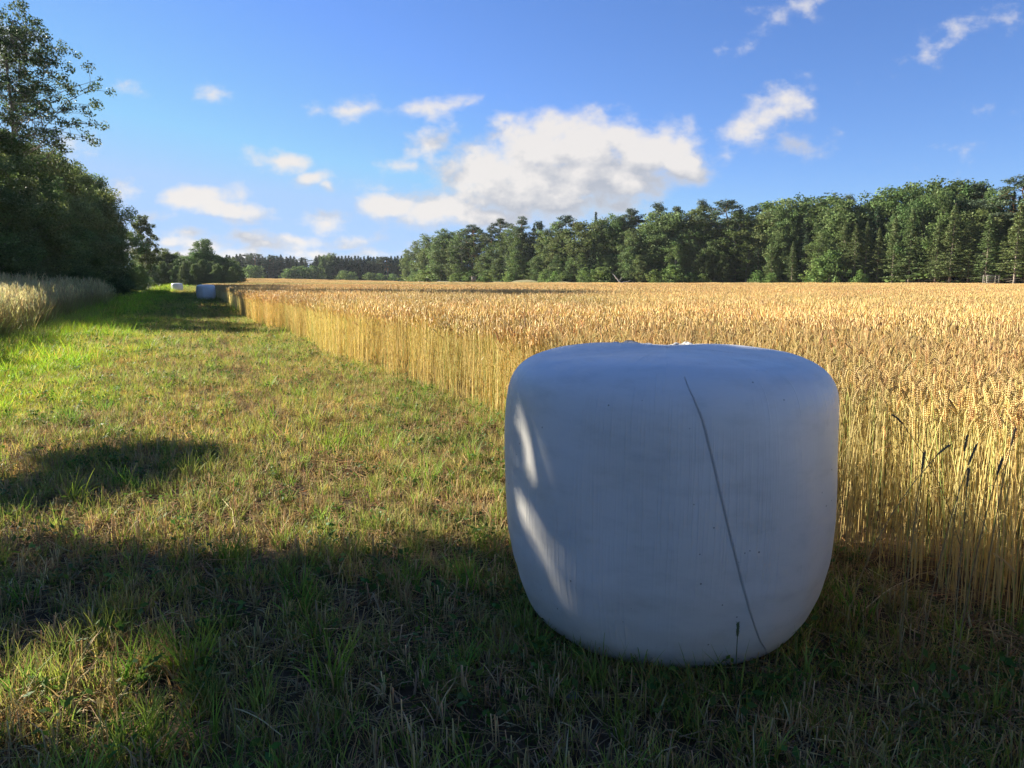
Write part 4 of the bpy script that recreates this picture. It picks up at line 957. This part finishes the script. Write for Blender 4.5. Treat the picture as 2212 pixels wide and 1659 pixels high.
# dark timothy heads standing in and above the wheat (photo position of the head, 2212 wide; lean)
for k, (X_, Y_, z, L, an) in enumerate(((2022, 700, 1.06, .09, .5), (1905, 715, 1.05, .10, -1.0), (2072, 838, .98, .08, -1.1), (2160, 805, 1.0, .09, -1.0), (2210, 790, 1.0, .11, .1), (2054, 930, .90, .10, .4), (2078, 920, .88, .08, .1),
                                        (1985, 950, .88, .09, .1), (1916, 905, .9, .08, 1.1), (2125, 960, .88, .08, .3), (2168, 900, .92, .09, .2), (2095, 985, .86, .08, .0), (2110, 760, 1.0, .10, .6), (1812, 640, 1.12, .10, .2), (2080, 655, 1.15, .11, .1),
                                        (1964, 650, 1.12, .10, .1), (1860, 668, 1.1, .10, -.3), (1434, 615, 1.25, .12, .05), (1205, 618, 1.25, .12, .0), (1700, 640, 1.12, .1, .3), (1560, 628, 1.15, .1, .5), (1330, 660, 1.05, .09, .4), (1470, 690, 1.0, .09, -.5))):
    d_ = ray(X_ / 2.16, Y_ / 2.16); kk = min((z - CAM_H) / d_[2], 38); p = d_ * kk
    Hs = max(z - L - .02, .5); az = 0 if an >= 0 else math.pi
    stalk('timothy_stalk', (p[0] - abs(an) * .25 * Hs * (1 if an >= 0 else -1) * .5, p[1], float(ground_z(p[0], p[1]))), Hs / math.cos(an * .25), az, abs(an) * .08, abs(an) * .55, L * .85, .0038, (.34, .26, .12), (.21, .155, .09),
          'dark timothy head ' + ('tilted over' if abs(an) > .9 else 'leaning' if abs(an) > .25 else 'upright') + (' in the near wheat' if kk < 5 else ' well out in the field') + ', %s of its kind' % ['first', 'second', 'third', 'fourth', 'fifth', 'sixth', 'seventh', 'eighth', 'ninth', 'tenth', 'eleventh', 'twelfth', 'thirteenth', 'fourteenth', 'fifteenth', 'sixteenth', 'seventeenth', 'eighteenth', 'nineteenth', 'twentieth', 'twenty-first', 'twenty-second', 'twenty-third'][k], 'grass stalk', 'dark timothy heads in the wheat')
p = on_z(1586 / 2.16, 1515 / 2.16)
stalk('timothy_stalk', (p[0], p[1], float(ground_z(p[0], p[1]))), .235, 1.2, .04, .03, .05, .0045, (.07, .10, .03), (.10, .12, .05), 'lone green grass stalk with a small seed head close in front of the bale', 'grass stalk')

def stone(seed, size):
    r = np.random.default_rng(seed); bm_n = 12; g = Geo()
    u, v = np.meshgrid(np.linspace(0, 2 * np.pi, 15)[:-1], np.linspace(.02, np.pi - .02, 9), indexing='ij')
    n_ = np.stack([np.cos(u) * np.sin(v), np.sin(u) * np.sin(v), np.cos(v)], -1)
    rr_ = 1 + .3 * (noise2(n_[..., 0] * 1.7 + seed, n_[..., 1] * 1.7 + n_[..., 2], seed) - .5) + .12 * (noise2(n_[..., 0] * 5 + seed, n_[..., 2] * 5, seed + 3) - .5)
    V = n_ * rr_[..., None] * np.array([1, r.uniform(.6, .9), r.uniform(.45, .65)]) * size
    i, j = np.meshgrid(np.arange(14), np.arange(8), indexing='ij'); q = i * 9 + j; q2 = ((i + 1) % 14) * 9 + j
    g.add(V.reshape(-1, 3), np.stack([q, q + 1, q2 + 1, q2], -1).reshape(-1, 4), (.3, .3, .3)); return g.mesh('stone', M_stone, True)
for k, (X_, Y_, s_, lab) in enumerate(((1224, 1417 - 195, .014, 'small pale stone in the soil left of the bale, highest of the stones there'), (1168, 1513 - 195, .017, 'rounded stone left of the bale foot, beside a small leafy weed'), (1242, 1555 - 195, .026, 'flat grey stone closest to the lower left of the bale'),
                                       (1235, 1698 - 195, .022, 'grey stone on bare soil in front of the bale, lower left of it'), (1292, 1690 - 195, .010, 'tiny light pebble on the bare soil in front of the bale'), (1057, 1225, .014, 'brownish stone among stubble at the edge of the shade'), (1080, 1340, .016, 'pale stone half sunk in dark soil between two grass tufts'), (1770, 1628 - 30, .008, 'tiny white pebble in the shade in front of the bale'), (985, 1310, .013, 'grey pebble in the dark soil beside a bright tuft'))):
    p = on_z(X_ / 2.16, Y_ / 2.16); tag(link('stone', stone(700 + k, s_ * 1.3), None, (p[0], p[1], float(ground_z(p[0], p[1])) + s_ * .3), k * 1.3), lab, 'stone', 'field stones by the bale')
# loose long straws
for k, (X0, Y0, X1, Y1, lab) in enumerate(((475, 1075, 530, 1180, 'long pale straw leaning in the sunlit stubble at the shade edge'), (505, 1530, 610, 1590, 'long bent straw lying across dark soil near the lower edge'), (1050, 1012, 1140, 1030, 'pale straw lying at the foot of the wheat near the bale'), (880, 880, 915, 868, 'short bright straw lying on the mown stubble beside the wheat'), (690, 735, 725, 772, 'flattened pale wheat stem fallen onto the strip from the wheat edge'), (1850, 1330, 2010, 1235, 'arching dry stem fallen out of the wheat right of the bale'))):
    a_, b_ = on_z(X0 / 2.16, Y0 / 2.16, .02), on_z(X1 / 2.16, Y1 / 2.16, .05); gg = Geo(); r_ = np.random.default_rng(k)
    limb(gg, (0, 0, 0), b_ - a_, .0024, .0016, (.56, .44, .22), r_, 6, 5, .006, sag=-.05); tag(link('loose_straw', gg.mesh('straw', M_dry, True), None, a_), lab, 'straw')
# at the wood edge: bleached fallen limbs, slatted wooden crate, small grey post, earth mound
x, y = at_px(1340 / 2.16, rdepth(620) - 4); gg = Geo(); r_ = np.random.default_rng(5); WH = (.62, .58, .50)
dead = bpy.data.objects.new('fallen_dead_tree', None); COL.objects.link(dead); dead.location = (x, y, 0)
limb(gg, (0, 0, .9), (-2.2, 0, 3.4), .22, .10, WH, r_, 5, 6, .03); tag(dead, 'bleached fallen dead tree at the foot of the wood behind the wheat', 'dead tree')
link('trunk', gg.mesh('dead_trunk', M_bark, True), dead)
for e in (((0, 0, .9), (2.8, .3, 1.5), .16), ((-.4, 0, 1.3), (.5, .2, 2.6), .10), ((.2, 0, .9), (1.6, 0, .4), .14), ((0, 0, .9), (-.3, .2, -.1), .2)):
    gg = Geo(); limb(gg, e[0], e[1], e[2], e[2] * .4, WH, r_, 4, 5, .04); link('limb', gg.mesh('dead_limb', M_bark, True), dead)
def box(g_, lo, hi, c=(.4, .4, .4)):
    x0, y0, z0 = lo; x1, y1, z1 = hi
    v = [(x0, y0, z0), (x1, y0, z0), (x1, y1, z0), (x0, y1, z0), (x0, y0, z1), (x1, y0, z1), (x1, y1, z1), (x0, y1, z1)]
    g_.add(v, [[0, 3, 2, 1], [4, 5, 6, 7], [0, 1, 5, 4], [1, 2, 6, 5], [2, 3, 7, 6], [3, 0, 4, 7]], c)
x, y = at_px(991, rdepth(991) - 3); crate = bpy.data.objects.new('slatted_crate', None); COL.objects.link(crate); crate.location = (x, y, 0)
tag(crate, 'pale slatted wooden crate under the spruces at the right end of the wood', 'crate')
gg = Geo()
for sx_ in (-1.25, 1.13):
    for sy_ in (-.6, .48): box(gg, (sx_, sy_, 0), (sx_ + .12, sy_ + .12, 2.6))
link('post', gg.mesh('crate_posts', M_greywood), crate)
for z_ in (1.0, 1.35, 1.7, 2.05, 2.4):
    gg = Geo(); box(gg, (-1.28, -.66, z_), (1.28, -.61, z_ + .17)); link('slat', gg.mesh('crate_slat', M_greywood), crate)
x, y = at_px(547, rdepth(547) - 5); hide = bpy.data.objects.new('hunting_hide', None); COL.objects.link(hide)
x, y = at_px(1184.7 / 2.5, rdepth(474) - 4); hide.location = (x, y, 0); tag(hide, 'small grey wooden hide on legs at the edge of the wood', 'hunting hide')
gg = Geo(); box(gg, (-.9, -.7, 1.3), (.9, .7, 3.0)); link('cabin', gg.mesh('hide_cabin', M_greywood), hide)
gg = Geo(); box(gg, (-1.1, -.9, 3.003), (1.1, .9, 3.15)); link('roof', gg.mesh('hide_roof', M_greywood), hide)
for a_, b_ in ((-.8, -.6), (.7, -.6), (-.8, .5), (.7, .5)):
    gg = Geo(); box(gg, (a_, b_, 0), (a_ + .12, b_ + .12, 1.297)); link('leg', gg.mesh('hide_leg', M_greywood), hide)
# low grassy earth bank along the wood edge
gg = Geo(); xs = np.linspace(0, 1, 90); ys = np.linspace(-1, 1, 9); A, B = np.meshgrid(xs, ys, indexing='ij')
pxs = 418 + A * (575 - 418); dep = np.interp(pxs, [q[0] for q in RWOOD], [q[1] for q in RWOOD]) - 5 + B * 3
hgt = (.6 + 1.0 * noise2(A * 14, B * .5, 81) + .5 * np.exp(-((pxs - 524) / 14) ** 2)) * (1 - B ** 2) ** .7
gg.add(np.stack([(pxs - 512) / FPX * dep / 1.01, dep, hgt - .05], -1).reshape(-1, 3), np.stack([(np.arange(89)[:, None] * 9 + np.arange(8)[None]).ravel() + k_ for k_ in (0, 9, 10, 1)], -1), (.2, .2, .1))
tag(link('earth_bank', gg.mesh('earth_bank', M_mound, True)), 'low dry earth bank with rough grass between the wheat and the wood', kind='structure')

# labels for the woods
ORD = ['first', 'second', 'third', 'fourth', 'fifth', 'sixth', 'seventh', 'eighth', 'ninth', 'tenth', 'eleventh', 'twelfth', 'thirteenth', 'fourteenth', 'fifteenth', 'sixteenth', 'seventeenth', 'eighteenth', 'nineteenth', 'twentieth'] + ['twenty-' + q for q in ('first', 'second', 'third', 'fourth', 'fifth', 'sixth', 'seventh', 'eighth', 'ninth')] + ['thirtieth'] + ['thirty-' + q for q in ('first', 'second', 'third', 'fourth', 'fifth', 'sixth', 'seventh', 'eighth', 'ninth')] + ['fortieth'] + ['forty-' + q for q in ('first', 'second', 'third', 'fourth', 'fifth', 'sixth', 'seventh', 'eighth', 'ninth')]
KN = dict(aspen='pale green aspen', birch='loose-crowned birch', oak='round-headed broadleaf', pine='dark clumpy pine', spruce='dark conical spruce', edge_spruce='sunlit spruce', bush='low bright bush', leafy='dense leafy tree')
PLACE = dict(skyline="on the right wood's skyline", middle="in the right wood's middle rank", edge="in the right wood's front rank", bushes="at the right wood's foot",
             inner='deep inside the right wood', under='among the trunks of the right wood', far='in the far dark row', far_back='behind the far dark row', far_bush='in front of the far dark row',
             left='of the left wood', back='in the unseen wood added behind the viewpoint', side='in the unseen low wood added across the meadow', bend='where the strip bends', bendbush='at the foot of the bend thicket', leftbush='under the left wood')
GRP = dict(skyline='tall trees of the wood behind the wheat', middle='middle trees of the wood behind the wheat', edge='front trees of the wood behind the wheat', bushes='bushes along the wood edge', inner='shaded inner trees of the wood', under='undergrowth bushes of the right wood',
           far='far dark tree row', far_back='trees behind the far row', far_bush='bushes before the far row', left='trees of the left wood', back='unseen trees added behind the viewpoint as shade', side='unseen low trees added to block the low sky', bend='trees where the strip bends', bendbush='bushes where the strip bends', leftbush='bushes under the left wood')
seen = {}
for reg, kd, px, o in sorted(TREES, key=lambda q: q[2]):
    k = seen.get((reg, kd), 0); seen[(reg, kd)] = k + 1
    tag(o, '%s %s, %s from the left' % (KN[kd], PLACE[reg], ORD[min(k, len(ORD) - 1)]), 'bush' if 'bush' in (kd, o.name.split('.')[0]) else 'tree', GRP[reg])
print('trees', len(TREES))

# ------------------------------------------------------------------ haze
gg = Geo(); box(gg, (-900, -60, -1.2), (900, 1200, 45), (.5, .5, .5))
m, n, l = nt('pale_air'); pv = n.new('ShaderNodeVolumePrincipled'); pv.inputs['Color'].default_value = (.80, .88, 1.0, 1); pv.inputs['Density'].default_value = .00007; pv.inputs['Anisotropy'].default_value = .3
o = n.new('ShaderNodeOutputMaterial'); l.new(pv.outputs[0], o.inputs['Volume'])
tag(link('haze', gg.mesh('haze', m)), 'thin pale summer haze over the field', kind='stuff')
cy.volume_bounces = 0
